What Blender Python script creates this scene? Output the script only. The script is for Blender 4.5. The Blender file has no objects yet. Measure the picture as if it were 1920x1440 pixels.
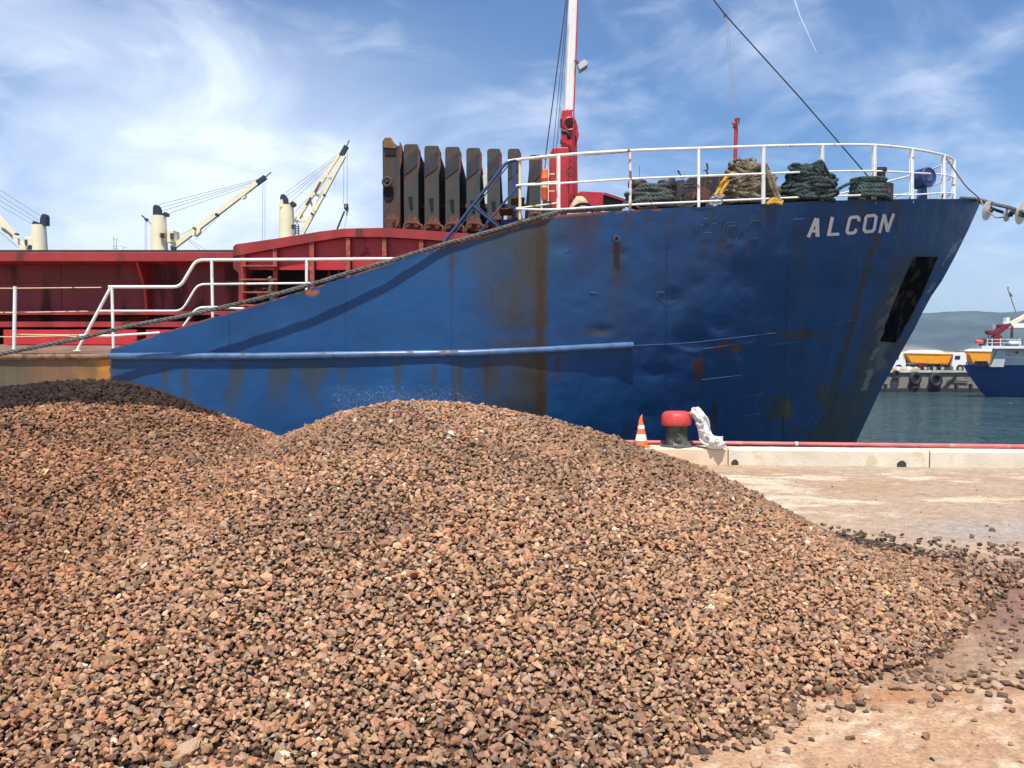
import bpy, bmesh, math, random
import numpy as np
from mathutils import Vector, Matrix
random.seed(7); RNG = np.random.default_rng(11)
S = bpy.context.scene
COL = S.collection
R = math.radians
# ------------------------------------------------------------------ camera
F = 1500.0; PITCH = math.atan(52/1500); CZ = 1.7
cd = bpy.data.cameras.new('camera'); cam = bpy.data.objects.new('camera', cd); COL.objects.link(cam)
cam.location = (0, 0, CZ); cam.rotation_euler = (R(90)-PITCH, 0, 0)
cd.sensor_width = 36; cd.lens = 36*F/1920; cd.clip_start = .05; cd.clip_end = 60000
S.camera = cam
# ------------------------------------------------------------------ light
SUN_EL, SUN_AZ = 65.0, 7.0          # azimuth: degrees to the left of straight behind the camera
sd = bpy.data.lights.new('sun', 'SUN'); sun = bpy.data.objects.new('sun', sd); COL.objects.link(sun)
sd.energy = 5.0; sd.angle = R(.5); sd.color = (1, .955, .88)
to_sun = Vector((-math.sin(R(SUN_AZ))*math.cos(R(SUN_EL)), -math.cos(R(SUN_AZ))*math.cos(R(SUN_EL)), math.sin(R(SUN_EL))))
sun.rotation_euler = to_sun.to_track_quat('Z', 'Y').to_euler(); sun.location = (0, -20, 40)
W = bpy.data.worlds.new('World'); S.world = W; W.use_nodes = True
wn = W.node_tree.nodes; wl = W.node_tree.links
for n in list(wn): wn.remove(n)
def N(t, **k):
    n = wn.new(t)
    for a, b in k.items(): setattr(n, a, b)
    return n
sky = N('ShaderNodeTexSky', sky_type='NISHITA'); sky.sun_disc = False
sky.sun_elevation = R(SUN_EL); sky.sun_rotation = math.atan2(to_sun.x, to_sun.y)
sky.air_density = 1.0; sky.dust_density = .9; sky.ozone_density = 2.5; sky.altitude = 0
tc = N('ShaderNodeTexCoord')
def cloud(scale, rot, sc3, det, lo, hi, dist=.6, loc=(0, 0, 0)):
    mp = N('ShaderNodeMapping'); mp.inputs['Scale'].default_value = sc3; mp.inputs['Rotation'].default_value = rot; mp.inputs['Location'].default_value = loc
    wl.new(tc.outputs['Generated'], mp.inputs[0])
    nz = N('ShaderNodeTexNoise'); nz.inputs['Scale'].default_value = scale; nz.inputs['Detail'].default_value = det; nz.inputs['Distortion'].default_value = dist; nz.inputs['Roughness'].default_value = .55
    wl.new(mp.outputs[0], nz.inputs['Vector'])
    mr = N('ShaderNodeMapRange'); mr.interpolation_type = 'SMOOTHSTEP'
    mr.inputs[1].default_value = lo; mr.inputs[2].default_value = hi
    wl.new(nz.outputs[0], mr.inputs[0]); return mr.outputs[0]
def wm(op, a, b):
    m = N('ShaderNodeMath', operation=op); m.use_clamp = (op != 'MULTIPLY_ADD')
    for i, x in enumerate((a, b)):
        if isinstance(x, (int, float)): m.inputs[i].default_value = x
        else: wl.new(x, m.inputs[i])
    return m.outputs[0]
c1 = cloud(3.2, (0, R(28), R(15)), (1.0, 1, 2.3), 9, .44, .74, .55, (3.1, 0, 5.2))
c2 = cloud(7.5, (0, R(35), R(10)), (.8, 1, 2.2), 10, .46, .78, .9, (1.7, 2, .4))
sep = N('ShaderNodeSeparateXYZ'); wl.new(tc.outputs['Generated'], sep.inputs[0])
lf = N('ShaderNodeMapRange'); lf.inputs[1].default_value = .18; lf.inputs[2].default_value = -.62; lf.interpolation_type = 'SMOOTHSTEP'; wl.new(sep.outputs[0], lf.inputs[0])
hz = N('ShaderNodeMapRange'); hz.inputs[1].default_value = .44; hz.inputs[2].default_value = .12; wl.new(sep.outputs[2], hz.inputs[0])
lowl = wm('MULTIPLY', wm('MULTIPLY', lf.outputs[0], cloud(2.1, (0, R(20), 0), (1, 1, 1.6), 7, .30, .58, .6, (8, 1, 2))), hz.outputs[0])
a = wm('MULTIPLY', c1, .62); b = wm('MULTIPLY', c2, .28)
cov = wm('ADD', a, b)
cov = wm('ADD', cov, wm('MULTIPLY', lowl, 1.5))
hz2 = N('ShaderNodeMapRange'); hz2.inputs[1].default_value = .22; hz2.inputs[2].default_value = .0; hz2.interpolation_type = 'SMOOTHSTEP'; wl.new(sep.outputs[2], hz2.inputs[0])
cov = wm('ADD', cov, wm('MULTIPLY', hz2.outputs[0], .55))
hi_ = N('ShaderNodeMapRange'); hi_.inputs[1].default_value = .62; hi_.inputs[2].default_value = .40; hi_.inputs[3].default_value = .12; hi_.inputs[4].default_value = .95; wl.new(sep.outputs[2], hi_.inputs[0])
cov = wm('MULTIPLY', cov, hi_.outputs[0])
mx = N('ShaderNodeMix', data_type='RGBA'); wl.new(cov, mx.inputs[0])
tint = N('ShaderNodeMix', data_type='RGBA', blend_type='MULTIPLY'); tint.inputs[0].default_value = 1; tint.inputs[7].default_value = (.74, 1.0, 1.28, 1)
wl.new(sky.outputs[0], tint.inputs[6]); wl.new(tint.outputs[2], mx.inputs[6]); mx.inputs[7].default_value = (9.3, 10.2, 11.6, 1)
bg = N('ShaderNodeBackground'); bg.inputs[1].default_value = .097; wo = N('ShaderNodeOutputWorld')
wl.new(mx.outputs[2], bg.inputs[0]); wl.new(bg.outputs[0], wo.inputs[0])
S.view_settings.view_transform = 'Standard'; S.view_settings.look = 'None'; S.view_settings.exposure = .30; S.view_settings.gamma = 1
S.cycles.volume_bounces = 0; S.cycles.max_bounces = 8; S.cycles.volume_step_rate = 10
S.cycles.use_denoising = True
# ------------------------------------------------------------------ pixel <-> world (1920x1440 photo pixels; every thing still gets its own real depth)
sp, cp_ = math.sin(PITCH), math.cos(PITCH)
def at(px, py, Y):
    dx = (px-960)/F; dy = (720-py)/F
    d = Vector((dx, cp_+dy*sp, -sp+dy*cp_)); k = Y/d.y
    return Vector((d.x*k, Y, CZ+d.z*k))
def proj(x, y, z):
    z = z-CZ; f = y*cp_-z*sp; u = y*sp+z*cp_
    return 960+F*x/f, 720-F*u/f
def m_px(Y): return Y/F               # metres per photo pixel at depth Y
# ------------------------------------------------------------------ numpy noise
def vnoise(x, y, seed=0, oct=4, rough=.5):
    x = np.asarray(x, float); y = np.asarray(y, float); tot = 0; amp = 1; s = 0
    for o in range(oct):
        xi = np.floor(x).astype(np.int64); yi = np.floor(y).astype(np.int64); fx = x-xi; fy = y-yi
        fx = fx*fx*(3-2*fx); fy = fy*fy*(3-2*fy)
        def h(i, j):
            n = (i*374761393+j*668265263+(seed+o)*974634777) & 0xffffffff
            n = ((n ^ (n >> 13))*1274126177) & 0xffffffff
            return ((n ^ (n >> 16)) & 0xffff)/65535.0
        v = (h(xi, yi)*(1-fx)+h(xi+1, yi)*fx)*(1-fy)+(h(xi, yi+1)*(1-fx)+h(xi+1, yi+1)*fx)*fy
        tot = tot+v*amp; s += amp; amp *= rough; x = x*2.03+17.1; y = y*2.03+9.7
    return tot/s
def sstep(a, b, x):
    t = np.clip((np.asarray(x, float)-a)/(b-a), 0, 1); return t*t*(3-2*t)
# ------------------------------------------------------------------ materials
def mat(name, col=(.5, .5, .5), rough=.6, metal=0, var=.0, vscale=6, rust=0, rscale=5, rcol=(.16, .06, .025), bump=0, bscale=30, attr=None, spec=.5, streak=False, coat=0, alpha=1, rlo=None):
    m = bpy.data.materials.new(name); m.use_nodes = True; nt = m.node_tree; nd = nt.nodes; L = nt.links
    p = nd['Principled BSDF']; p.inputs['Roughness'].default_value = rough; p.inputs['Metallic'].default_value = metal
    p.inputs['Specular IOR Level'].default_value = spec; p.inputs['Coat Weight'].default_value = coat
    g = nd.new('ShaderNodeTexCoord'); src = g.outputs['Object']
    if streak:
        mp = nd.new('ShaderNodeMapping'); mp.inputs['Scale'].default_value = (1, 1, .18); L.new(src, mp.inputs[0]); ssrc = mp.outputs[0]
    else: ssrc = src
    if attr:
        at_ = nd.new('ShaderNodeAttribute'); at_.attribute_name = attr; c = at_.outputs['Color']
    else:
        rgb = nd.new('ShaderNodeRGB'); rgb.outputs[0].default_value = (*col, 1); c = rgb.outputs[0]
    def noise(scale, det=6, s=src):
        n = nd.new('ShaderNodeTexNoise'); n.inputs['Scale'].default_value = scale; n.inputs['Detail'].default_value = det; L.new(s, n.inputs['Vector']); return n.outputs[0]
    def rng(v, a, b, c_, d):
        r = nd.new('ShaderNodeMapRange'); r.inputs[1].default_value = a; r.inputs[2].default_value = b; r.inputs[3].default_value = c_; r.inputs[4].default_value = d; L.new(v, r.inputs[0]); return r.outputs[0]
    if var:
        v = rng(noise(vscale, 7, ssrc), .3, .7, 1-var, 1+var)
        mm = nd.new('ShaderNodeMix'); mm.data_type = 'RGBA'; mm.blend_type = 'MULTIPLY'; mm.inputs[0].default_value = 1
        cb = nd.new('ShaderNodeCombineXYZ'); [L.new(v, cb.inputs[i]) for i in range(3)]
        L.new(c, mm.inputs[6]); L.new(cb.outputs[0], mm.inputs[7]); c = mm.outputs[2]
    if rust:
        f = rng(noise(rscale, 9, ssrc), .64-rust*.3, .70-rust*.28, 0, 1)
        rc = nd.new('ShaderNodeRGB'); rc.outputs[0].default_value = (*rcol, 1)
        mm = nd.new('ShaderNodeMix'); mm.data_type = 'RGBA'; L.new(f, mm.inputs[0]); L.new(c, mm.inputs[6]); L.new(rc.outputs[0], mm.inputs[7]); c = mm.outputs[2]
        L.new(rng(f, 0, 1, rough, .9), p.inputs['Roughness'])
    L.new(c, p.inputs['Base Color'])
    if bump:
        bp = nd.new('ShaderNodeBump'); bp.inputs['Strength'].default_value = bump; bp.inputs['Distance'].default_value = .02; L.new(noise(bscale, 5), bp.inputs['Height']); L.new(bp.outputs[0], p.inputs['Normal'])
    if alpha < 1: p.inputs['Alpha'].default_value = alpha
    return m
M = {}
M['white_rail'] = mat('white_rail_paint', (.80, .79, .74), .45, var=.08, rust=.02, rscale=7, rcol=(.3, .13, .06))
M['rusty_rail'] = mat('rusty_rail_paint', (.70, .62, .55), .6, var=.1, rust=.55, rscale=9, rcol=(.25, .10, .06))
M['cream_rail'] = mat('cream_rail_paint', (.72, .62, .38), .5, var=.08, rust=.2, rscale=6)
M['blue_rail'] = mat('blue_rail_paint', (.022, .05, .13), .45, var=.2, rust=.15)
M['red'] = mat('red_paint', (.31, .027, .027), .5, var=.28, vscale=2.2, rust=.22, rscale=2.6, rcol=(.13, .03, .02), bump=.1, streak=True)
M['shade_red'] = mat('shaded_red_paint', (.17, .018, .022), .6, var=.35, vscale=1.8, rust=.35, rscale=1.6, rcol=(.06, .015, .015), streak=True)  # coaming red darkened to put the recess's shade into the colour
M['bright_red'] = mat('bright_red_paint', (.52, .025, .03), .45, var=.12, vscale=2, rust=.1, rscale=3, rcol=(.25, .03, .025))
M['mast_red'] = mat('mast_red_paint', (.46, .02, .03), .4, var=.15, rust=.15, rscale=3)
M['stay'] = mat('worn_red_paint', (.42, .07, .05), .7, var=.3, vscale=14, rust=.5, rscale=16, rcol=(.2, .07, .035))
M['deck'] = mat('dusty_deck', (.20, .125, .085), .85, var=.25, vscale=3, rust=.25, bump=.15)
M['deck_green'] = mat('deck_paint', (.12, .14, .12), .8, var=.3, rust=.3)
M['black'] = mat('black_steel', (.022, .022, .026), .55, var=.3, rust=.15)
M['near_black'] = mat('dark_opening', (.006, .005, .006), .9)  # flat near-black, mostly for the inside of openings
M['panel'] = mat('grey_green_hatch_paint', (.036, .042, .036), .6, var=.35, vscale=4, rust=.44, rscale=3.2, rcol=(.075, .042, .028), bump=.25, bscale=18, streak=True)
M['panel_side'] = mat('rusty_hatch_side', (.05, .042, .040), .8, var=.4, vscale=5, rust=.5, rscale=4, rcol=(.075, .038, .026), bump=.3, bscale=10, streak=True)
M['rust'] = mat('rusty_iron', (.12, .05, .028), .9, var=.5, vscale=14, bump=.5, bscale=60)
M['rust_orange'] = mat('bright_rust', (.20, .095, .042), .9, var=.4, vscale=12, bump=.4, bscale=50)
M['chain'] = mat('chain_iron', (.06, .04, .032), .75, var=.4, vscale=20)
M['white_paint'] = mat('white_mast_paint', (.80, .79, .75), .4, var=.05, rust=.0, rscale=4, rcol=(.45, .25, .12))
M['wire'] = mat('steel_wire', (.02, .022, .03), .5)
M['thin_wire'] = mat('light_wire', (.25, .27, .3), .5)
M['green_rope'] = mat('green_rope', (.07, .085, .075), .85, var=.45, vscale=9, bump=.4, bscale=150)
M['dark_rope'] = mat('dark_green_rope', (.038, .060, .058), .85, var=.6, vscale=7, bump=.4, bscale=150)
M['tan_rope'] = mat('tan_rope', (.17, .14, .085), .9, var=.7, vscale=6, bump=.4, bscale=150)
M['mooring'] = mat('mooring_rope', (.11, .115, .10), .9, var=.5, vscale=12, bump=.4, bscale=200)
M['yellow'] = mat('yellow_rope', (.62, .34, .03), .7, var=.3, vscale=8)
M['blue_gear'] = mat('blue_gear_paint', (.02, .045, .17), .4, var=.15)
M['orange'] = mat('orange_plastic', (.75, .12, .03), .5, var=.1)
M['cone_orange'] = mat('cone_orange', (.86, .16, .035), .5, var=.06)
M['cone_white'] = mat('cone_white', (.80, .78, .75), .45)
M['bollard_red'] = mat('bollard_red', (.60, .06, .05), .5, var=.2, vscale=9, rust=.24, rscale=9, rcol=(.35, .05, .04), bump=.1)
M['bollard_black'] = mat('bollard_black', (.028, .028, .027), .42, var=.5, vscale=6, rust=.35, rscale=7, rcol=(.09, .08, .06), bump=.5, bscale=25)
M['plastic'] = mat('white_plastic_sheet', (.80, .79, .76), .35, var=.05, bump=.3, bscale=22)
M['plastic'].node_tree.nodes['Principled BSDF'].inputs['Transmission Weight'].default_value = .15
M['pipe'] = mat('faded_red_pipe', (.52, .13, .12), .55, var=.2, vscale=3, rust=.15, rscale=5, rcol=(.5, .25, .2))
M['kerb'] = mat('kerb_concrete', (.66, .58, .45), .85, var=.12, vscale=2.2, rust=.05, rscale=2.4, rcol=(.60, .48, .33), bump=.35, bscale=40)
M['kerb_dusty'] = mat('dusty_kerb_concrete', (.68, .52, .35), .85, var=.12, vscale=2.5, rust=.12, rscale=2.6, rcol=(.60, .43, .27), bump=.35, bscale=40)
M['hole'] = mat('drain_hole_dirt', (.05, .04, .03), .95)
M['crane_cream'] = mat('crane_cream_paint', (.88, .75, .48), .5, var=.06, vscale=.5)
M['crane_black'] = mat('crane_black_paint', (.02, .022, .035), .5)
M['crane_rust'] = mat('crane_dirt', (.16, .09, .07), .8)
M['ship_grey'] = mat('superstructure_grey', (.47, .48, .50), .5, var=.06, vscale=1)
M['ship_white'] = mat('superstructure_white', (.78, .78, .76), .5, var=.04)
M['far_blue'] = mat('far_hull_blue', (.016, .045, .17), .35, var=.15, vscale=.4)
M['far_red'] = mat('boot_red', (.12, .02, .02), .6)
M['dark_red'] = mat('crane_dark_red', (.17, .015, .02), .5)
M['pink'] = mat('fender_pink', (.65, .10, .09), .5)
M['amber'] = mat('truck_amber', (.78, .32, .02), .4, var=.08, vscale=2)
M['cab_white'] = mat('cab_white', (.78, .78, .76), .35)
M['salt'] = mat('white_powder', (.82, .81, .78), .9, var=.03)
M['glass'] = mat('dark_glass', (.03, .04, .05), .1)
M['tyre'] = mat('rubber', (.02, .02, .021), .8, var=.4, vscale=3)
M['rim'] = mat('wheel_rim', (.4, .38, .35), .5)
M['pier'] = mat('pier_concrete', (.23, .215, .185), .85, var=.25, vscale=.5, rust=.25, rscale=.5, rcol=(.22, .19, .15))
M['pole'] = mat('red_pole', (.42, .03, .03), .5, var=.1)
M['weld'] = mat('weld_blue', (.065, .105, .20), .4, var=.3, vscale=8)
M['hull_bead'] = mat('weld_bead_blue', (.016, .055, .14), .4)
M['letter'] = mat('letter_white', (.66, .62, .58), .5, var=.1, vscale=10)
M['sack'] = mat('dusty_canvas', (.55, .40, .25), .9, var=.3, vscale=9, bump=.6, bscale=20)
M['shade_caster'] = mat('caster_yellow', (.5, .3, .03), .6, var=.3, rust=.4)  # paint of the added shadow caster
M['guard'] = mat('rat_guard_metal', (.62, .61, .57), .5, metal=.0, var=.2, vscale=5)
M['rubble'] = mat('loose_stone', (.14, .10, .075), .75, var=.3, vscale=15)

# ------------------------------------------------------------------ object helpers
def tag(o, label=None, cat=None, group=None, kind=None):
    if label: o['label'] = label
    if cat: o['category'] = cat
    if group: o['group'] = group
    if kind: o['kind'] = kind
    return o
def empty(name, loc, label=None, cat=None, group=None):
    o = bpy.data.objects.new(name, None); COL.objects.link(o); o.location = loc; o.empty_display_size = .2
    tag(o, label, cat, group); return o
WLOC = {}
def wloc(o):
    v = Vector((0, 0, 0))
    while o is not None: v += o.location; o = o.parent
    return v
class MB:
    def __init__(s): s.v = []; s.f = []
    def add(s, vs, fs):
        b = len(s.v); s.v += [tuple(x) for x in vs]; s.f += [tuple(i+b for i in f) for f in fs]
    def box(s, a, b, ax=None):
        x0, y0, z0 = a; x1, y1, z1 = b
        s.add([(x0, y0, z0), (x1, y0, z0), (x1, y1, z0), (x0, y1, z0), (x0, y0, z1), (x1, y0, z1), (x1, y1, z1), (x0, y1, z1)],
              [(0, 3, 2, 1), (4, 5, 6, 7), (0, 1, 5, 4), (1, 2, 6, 5), (2, 3, 7, 6), (3, 0, 4, 7)])
    def prism(s, pts, off):               # pts: polygon of 3D points, extruded by off
        n = len(pts); off = Vector(off); P = [Vector(p) for p in pts]
        s.add(P+[p+off for p in P], [tuple(range(n))[::-1], tuple(range(n, 2*n))]+[(i, (i+1) % n, n+(i+1) % n, n+i) for i in range(n)])
    def tube(s, path, r, n=8, caps=True, taper=None):
        P = [Vector(p) for p in path]; k = len(P)
        if k < 2: return
        T = [(P[min(i+1, k-1)]-P[max(i-1, 0)]).normalized() for i in range(k)]
        u = T[0].orthogonal().normalized(); vs = []
        for i in range(k):
            u = (u-T[i]*u.dot(T[i])); u = u.normalized() if u.length > 1e-6 else T[i].orthogonal().normalized()
            w = T[i].cross(u); rr = r if taper is None else r*(1+(taper-1)*i/(k-1))
            for j in range(n):
                a = 2*math.pi*j/n; vs.append(P[i]+(u*math.cos(a)+w*math.sin(a))*rr)
        fs = [(i*n+j, i*n+(j+1) % n, (i+1)*n+(j+1) % n, (i+1)*n+j) for i in range(k-1) for j in range(n)]
        if caps: fs += [tuple(range(n))[::-1], tuple((k-1)*n+j for j in range(n))]
        s.add(vs, fs)
    def bar(s, a, b, w, h, up=(0, 0, 1)):  # rectangular bar from a to b
        a = Vector(a); b = Vector(b); d = (b-a).normalized(); up = Vector(up)
        x = d.cross(up).normalized() if d.cross(up).length > 1e-4 else Vector((1, 0, 0)); y = x.cross(d).normalized()
        q = [(-1, -1), (1, -1), (1, 1), (-1, 1)]
        s.prism([a+x*w/2*i+y*h/2*j for i, j in q], b-a)
    def lathe(s, prof, c, n=24, axis='z'):
        vs = []; c = Vector(c)
        for r_, h in prof:
            for j in range(n):
                a = 2*math.pi*j/n; x, y = r_*math.cos(a), r_*math.sin(a)
                vs.append(c+(Vector((x, y, h)) if axis == 'z' else Vector((x, h, y)) if axis == 'y' else Vector((h, x, y))))
        k = len(prof)
        s.add(vs, [(i*n+j, i*n+(j+1) % n, (i+1)*n+(j+1) % n, (i+1)*n+j) for i in range(k-1) for j in range(n)]+[tuple(range(n))[::-1], tuple((k-1)*n+j for j in range(n))])
    def torus(s, c, R_, r, nx, ny=None, n=20, m=8, sx=1, sy=1):  # ring in the plane spanned by nx, ny
        nx = Vector(nx).normalized(); ny = Vector(ny).normalized(); c = Vector(c); nn = nx.cross(ny); vs = []
        for i in range(n):
            a = 2*math.pi*i/n; d = nx*math.cos(a)*sx+ny*math.sin(a)*sy; dd = d.normalized()
            for j in range(m):
                b = 2*math.pi*j/m; vs.append(c+d*R_+dd*r*math.cos(b)+nn*r*math.sin(b))
        s.add(vs, [(i*m+j, ((i+1) % n)*m+j, ((i+1) % n)*m+(j+1) % m, i*m+(j+1) % m) for i in range(n) for j in range(m)])
    def rope(s, path, r, pitch=.35, seg=None, strands=3, n=5):   # laid rope: helical strands along a path
        P = resample(path, seg or pitch/9); k = len(P)
        if k < 3: return
        T = [(P[min(i+1, k-1)]-P[max(i-1, 0)]).normalized() for i in range(k)]
        u = T[0].orthogonal().normalized(); fr = []
        for i in range(k):
            u = (u-T[i]*u.dot(T[i])).normalized(); fr.append((u.copy(), T[i].cross(u)))
        step = (P[1]-P[0]).length
        for q in range(strands):
            s.tube([P[i]+(fr[i][0]*math.cos(2*math.pi*(i*step/pitch+q/strands))+fr[i][1]*math.sin(2*math.pi*(i*step/pitch+q/strands)))*r*.5 for i in range(k)], r*.56, n)
    def build(s, name, m, parent=None, smooth=True, bevel=0):
        me = bpy.data.meshes.new(name); o = bpy.data.objects.new(name, me); COL.objects.link(o)
        if parent is not None: base = wloc(parent); o.parent = parent
        else:
            A = np.array(s.v); base = Vector((float((A[:, 0].min()+A[:, 0].max())/2), float((A[:, 1].min()+A[:, 1].max())/2), float(A[:, 2].min()))); o.location = base
        me.from_pydata([(x-base.x, y-base.y, z-base.z) for x, y, z in s.v], [], s.f); me.validate(); me.update()
        bm = bmesh.new(); bm.from_mesh(me); bmesh.ops.recalc_face_normals(bm, faces=bm.faces)
        bm.to_mesh(me); bm.free()
        me.materials.append(m if not isinstance(m, str) else M[m])
        if smooth:
            me.polygons.foreach_set('use_smooth', [True]*len(me.polygons)); me.set_sharp_from_angle(angle=R(38))
        if bevel:
            b = o.modifiers.new('bevel', 'BEVEL'); b.width = bevel; b.segments = 2; b.limit_method = 'ANGLE'
        return o
def resample(path, step):
    P = [Vector(p) for p in path]; L = [0]
    for i in range(1, len(P)): L.append(L[-1]+(P[i]-P[i-1]).length)
    n = max(3, int(L[-1]/step)+1); out = []; j = 0
    for i in range(n):
        d = L[-1]*i/(n-1)
        while j < len(P)-2 and L[j+1] < d: j += 1
        t = (d-L[j])/max(1e-9, L[j+1]-L[j]); out.append(P[j].lerp(P[j+1], t))
    return out
def smooth_path(P, sub=6):
    P = [Vector(p) for p in P]; out = []
    for i in range(len(P)-1):
        p0 = P[max(i-1, 0)]; p1 = P[i]; p2 = P[i+1]; p3 = P[min(i+2, len(P)-1)]
        for k in range(sub):
            t = k/sub; out.append(.5*((2*p1)+(p2-p0)*t+(2*p0-5*p1+4*p2-p3)*t*t+(3*p1-p0-3*p2+p3)*t**3))
    out.append(P[-1]); return out
def grid_mesh(name, X, Y, Z, m, parent=None, col=None, smooth=True, cname='Col', flip=False):
    h, w = X.shape; me = bpy.data.meshes.new(name); o = bpy.data.objects.new(name, me); COL.objects.link(o)
    base = wloc(parent) if parent is not None else Vector((0, 0, 0))
    if parent is not None: o.parent = parent
    V = np.stack([X-base.x, Y-base.y, Z-base.z], -1).reshape(-1, 3).astype(np.float32)
    i = np.arange(h*w).reshape(h, w); q = np.stack([i[:-1, :-1], i[:-1, 1:], i[1:, 1:], i[1:, :-1]], -1).reshape(-1, 4)
    if flip: q = q[:, ::-1]
    me.vertices.add(len(V)); me.vertices.foreach_set('co', V.ravel())
    me.loops.add(q.size); me.loops.foreach_set('vertex_index', q.ravel().astype(np.int32))
    me.polygons.add(len(q)); me.polygons.foreach_set('loop_start', np.arange(0, q.size, 4, dtype=np.int32)); me.polygons.foreach_set('loop_total', np.full(len(q), 4, np.int32))
    me.polygons.foreach_set('use_smooth', np.full(len(q), smooth)); me.update(calc_edges=True)
    if col is not None:
        a = me.color_attributes.new(cname, 'FLOAT_COLOR', 'POINT'); a.data.foreach_set('color', col.reshape(-1, 4).astype(np.float32).ravel())
    me.materials.append(M[m] if isinstance(m, str) else m); return o

# ================================================================== SETTING: ground, water, hills
def qline(x, off=0): return 12.44-.085*(x-3.5)+off        # front foot of the kerb
# ground material: painted colour attribute (rgb = colour of dust / cement / mud, alpha = wetness)
gm = mat('quay_concrete', rough=.9, attr='Col', var=.13, vscale=7)
nt = gm.node_tree; nd = nt.nodes; L = nt.links; p = nd['Principled BSDF']; p.inputs['Specular IOR Level'].default_value = .3
atn = [n for n in nd if n.type == 'ATTRIBUTE'][0]
mr = nd.new('ShaderNodeMapRange'); mr.inputs[3].default_value = .9; mr.inputs[4].default_value = .38; L.new(atn.outputs['Alpha'], mr.inputs[0]); L.new(mr.outputs[0], p.inputs['Roughness'])
n1 = nd.new('ShaderNodeTexNoise'); n1.inputs['Scale'].default_value = 55; n1.inputs['Detail'].default_value = 6
g1 = nd.new('ShaderNodeTexCoord'); L.new(g1.outputs['Object'], n1.inputs['Vector'])
bp = nd.new('ShaderNodeBump'); bp.inputs['Distance'].default_value = .012; L.new(n1.outputs[0], bp.inputs['Height'])
mb = nd.new('ShaderNodeMapRange'); mb.inputs[3].default_value = .9; mb.inputs[4].default_value = .03; L.new(atn.outputs['Alpha'], mb.inputs[0]); L.new(mb.outputs[0], bp.inputs['Strength']); L.new(bp.outputs[0], p.inputs['Normal'])
fn = nd.new('ShaderNodeTexNoise'); fn.inputs['Scale'].default_value = 42; fn.inputs['Detail'].default_value = 9; fn.inputs['Roughness'].default_value = .72; L.new(g1.outputs['Object'], fn.inputs['Vector'])
fr2 = nd.new('ShaderNodeMapRange'); fr2.inputs[1].default_value = .34; fr2.inputs[2].default_value = .66; fr2.inputs[3].default_value = .62; fr2.inputs[4].default_value = 1.25; L.new(fn.outputs[0], fr2.inputs[0])
src_ = p.inputs['Base Color'].links[0].from_socket; gm2 = nd.new('ShaderNodeMix'); gm2.data_type = 'RGBA'; gm2.blend_type = 'MULTIPLY'; gm2.inputs[0].default_value = 1; cb_ = nd.new('ShaderNodeCombineXYZ'); [L.new(fr2.outputs[0], cb_.inputs[i]) for i in range(3)]
L.new(src_, gm2.inputs[6]); L.new(cb_.outputs[0], gm2.inputs[7]); L.new(gm2.outputs[2], p.inputs['Base Color'])
xs = np.concatenate([np.linspace(-300, -8, 25), np.arange(-7.9, 9.5, .045), np.linspace(9.6, 300, 25)])
vs = np.concatenate([np.linspace(-300, 1, 20), np.arange(1.1, 11.3, .04), np.arange(11.3, 12.46, .03)])
# rows follow the quay line near the edge
GX, GV = np.meshgrid(xs, vs); slope_w = sstep(3, 11, GV)*((np.abs(GX-3) < 60)*1.0)
slope_w = sstep(3, 11, GV)
GY = GV-.085*(GX-3.5)*slope_w
GXp, GYp = proj(GX, np.maximum(GY, .5), 0*GX)
GZ = (vnoise(GX*.9, GY*.9, 3)-.5)*.012*(np.abs(GX) < 12)
n_a = vnoise(GX*.8+5, GY*2.2, 21, 5); n_b = vnoise(GX*3, GY*7, 22, 5); n_c = vnoise(GX*11, GY*16, 23, 4); n_d = vnoise(GX*35, GY*35, 24, 3)
base = np.array([.47, .285, .165]); far = np.array([.43, .305, .21]); pale = np.array([.72, .60, .44]); mud = np.array([.20, .09, .045]); wetc = np.array([.26, .165, .10]); grey = np.array([.36, .30, .25])
C = base+(far-base)*sstep(1250, 950, GYp)[..., None]
pale_near = sstep(.50, .70, n_c*.45+n_b*.3+n_d*.25)*.5
C = C+(pale-C)*(pale_near*sstep(1000, 1150, GYp))[..., None]
# dry pale sweeps of cement beyond the pile
wpt = sstep(.50, .60, vnoise(GX*.8+GY*.25+7, GY*1.7, 33, 3)*.6+vnoise(GX*3+GY, GY*6, 34, 4)*.4)*.55*sstep(990, 955, GYp)*sstep(873, 890, GYp)
C = C+(pale*1.05-C)*wpt[..., None]
tanp = sstep(.5, .62, vnoise(GX*1.5+40, GY*3, 31, 4))*(1-wpt)*sstep(1000, 960, GYp)
C = C+(np.array([.42, .27, .155])-C)*(tanp*.75)[..., None]
greyb = sstep(0, 1, np.clip(1-np.abs((GYp-995)/45), 0, 1))*sstep(1640, 1800, GXp+n_b*120-60)
wet = greyb*.6
C = C+(grey-C)*(greyb*.75)[..., None]
# damp band at the foot of the kerb
damp = sstep(893, 876, GYp+ (n_b-.5)*22)*sstep(1380, 1560, GXp)
C = C+(np.array([.40, .31, .22])-C)*(damp*.8)[..., None]; wet = np.maximum(wet, damp*.35)
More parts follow.
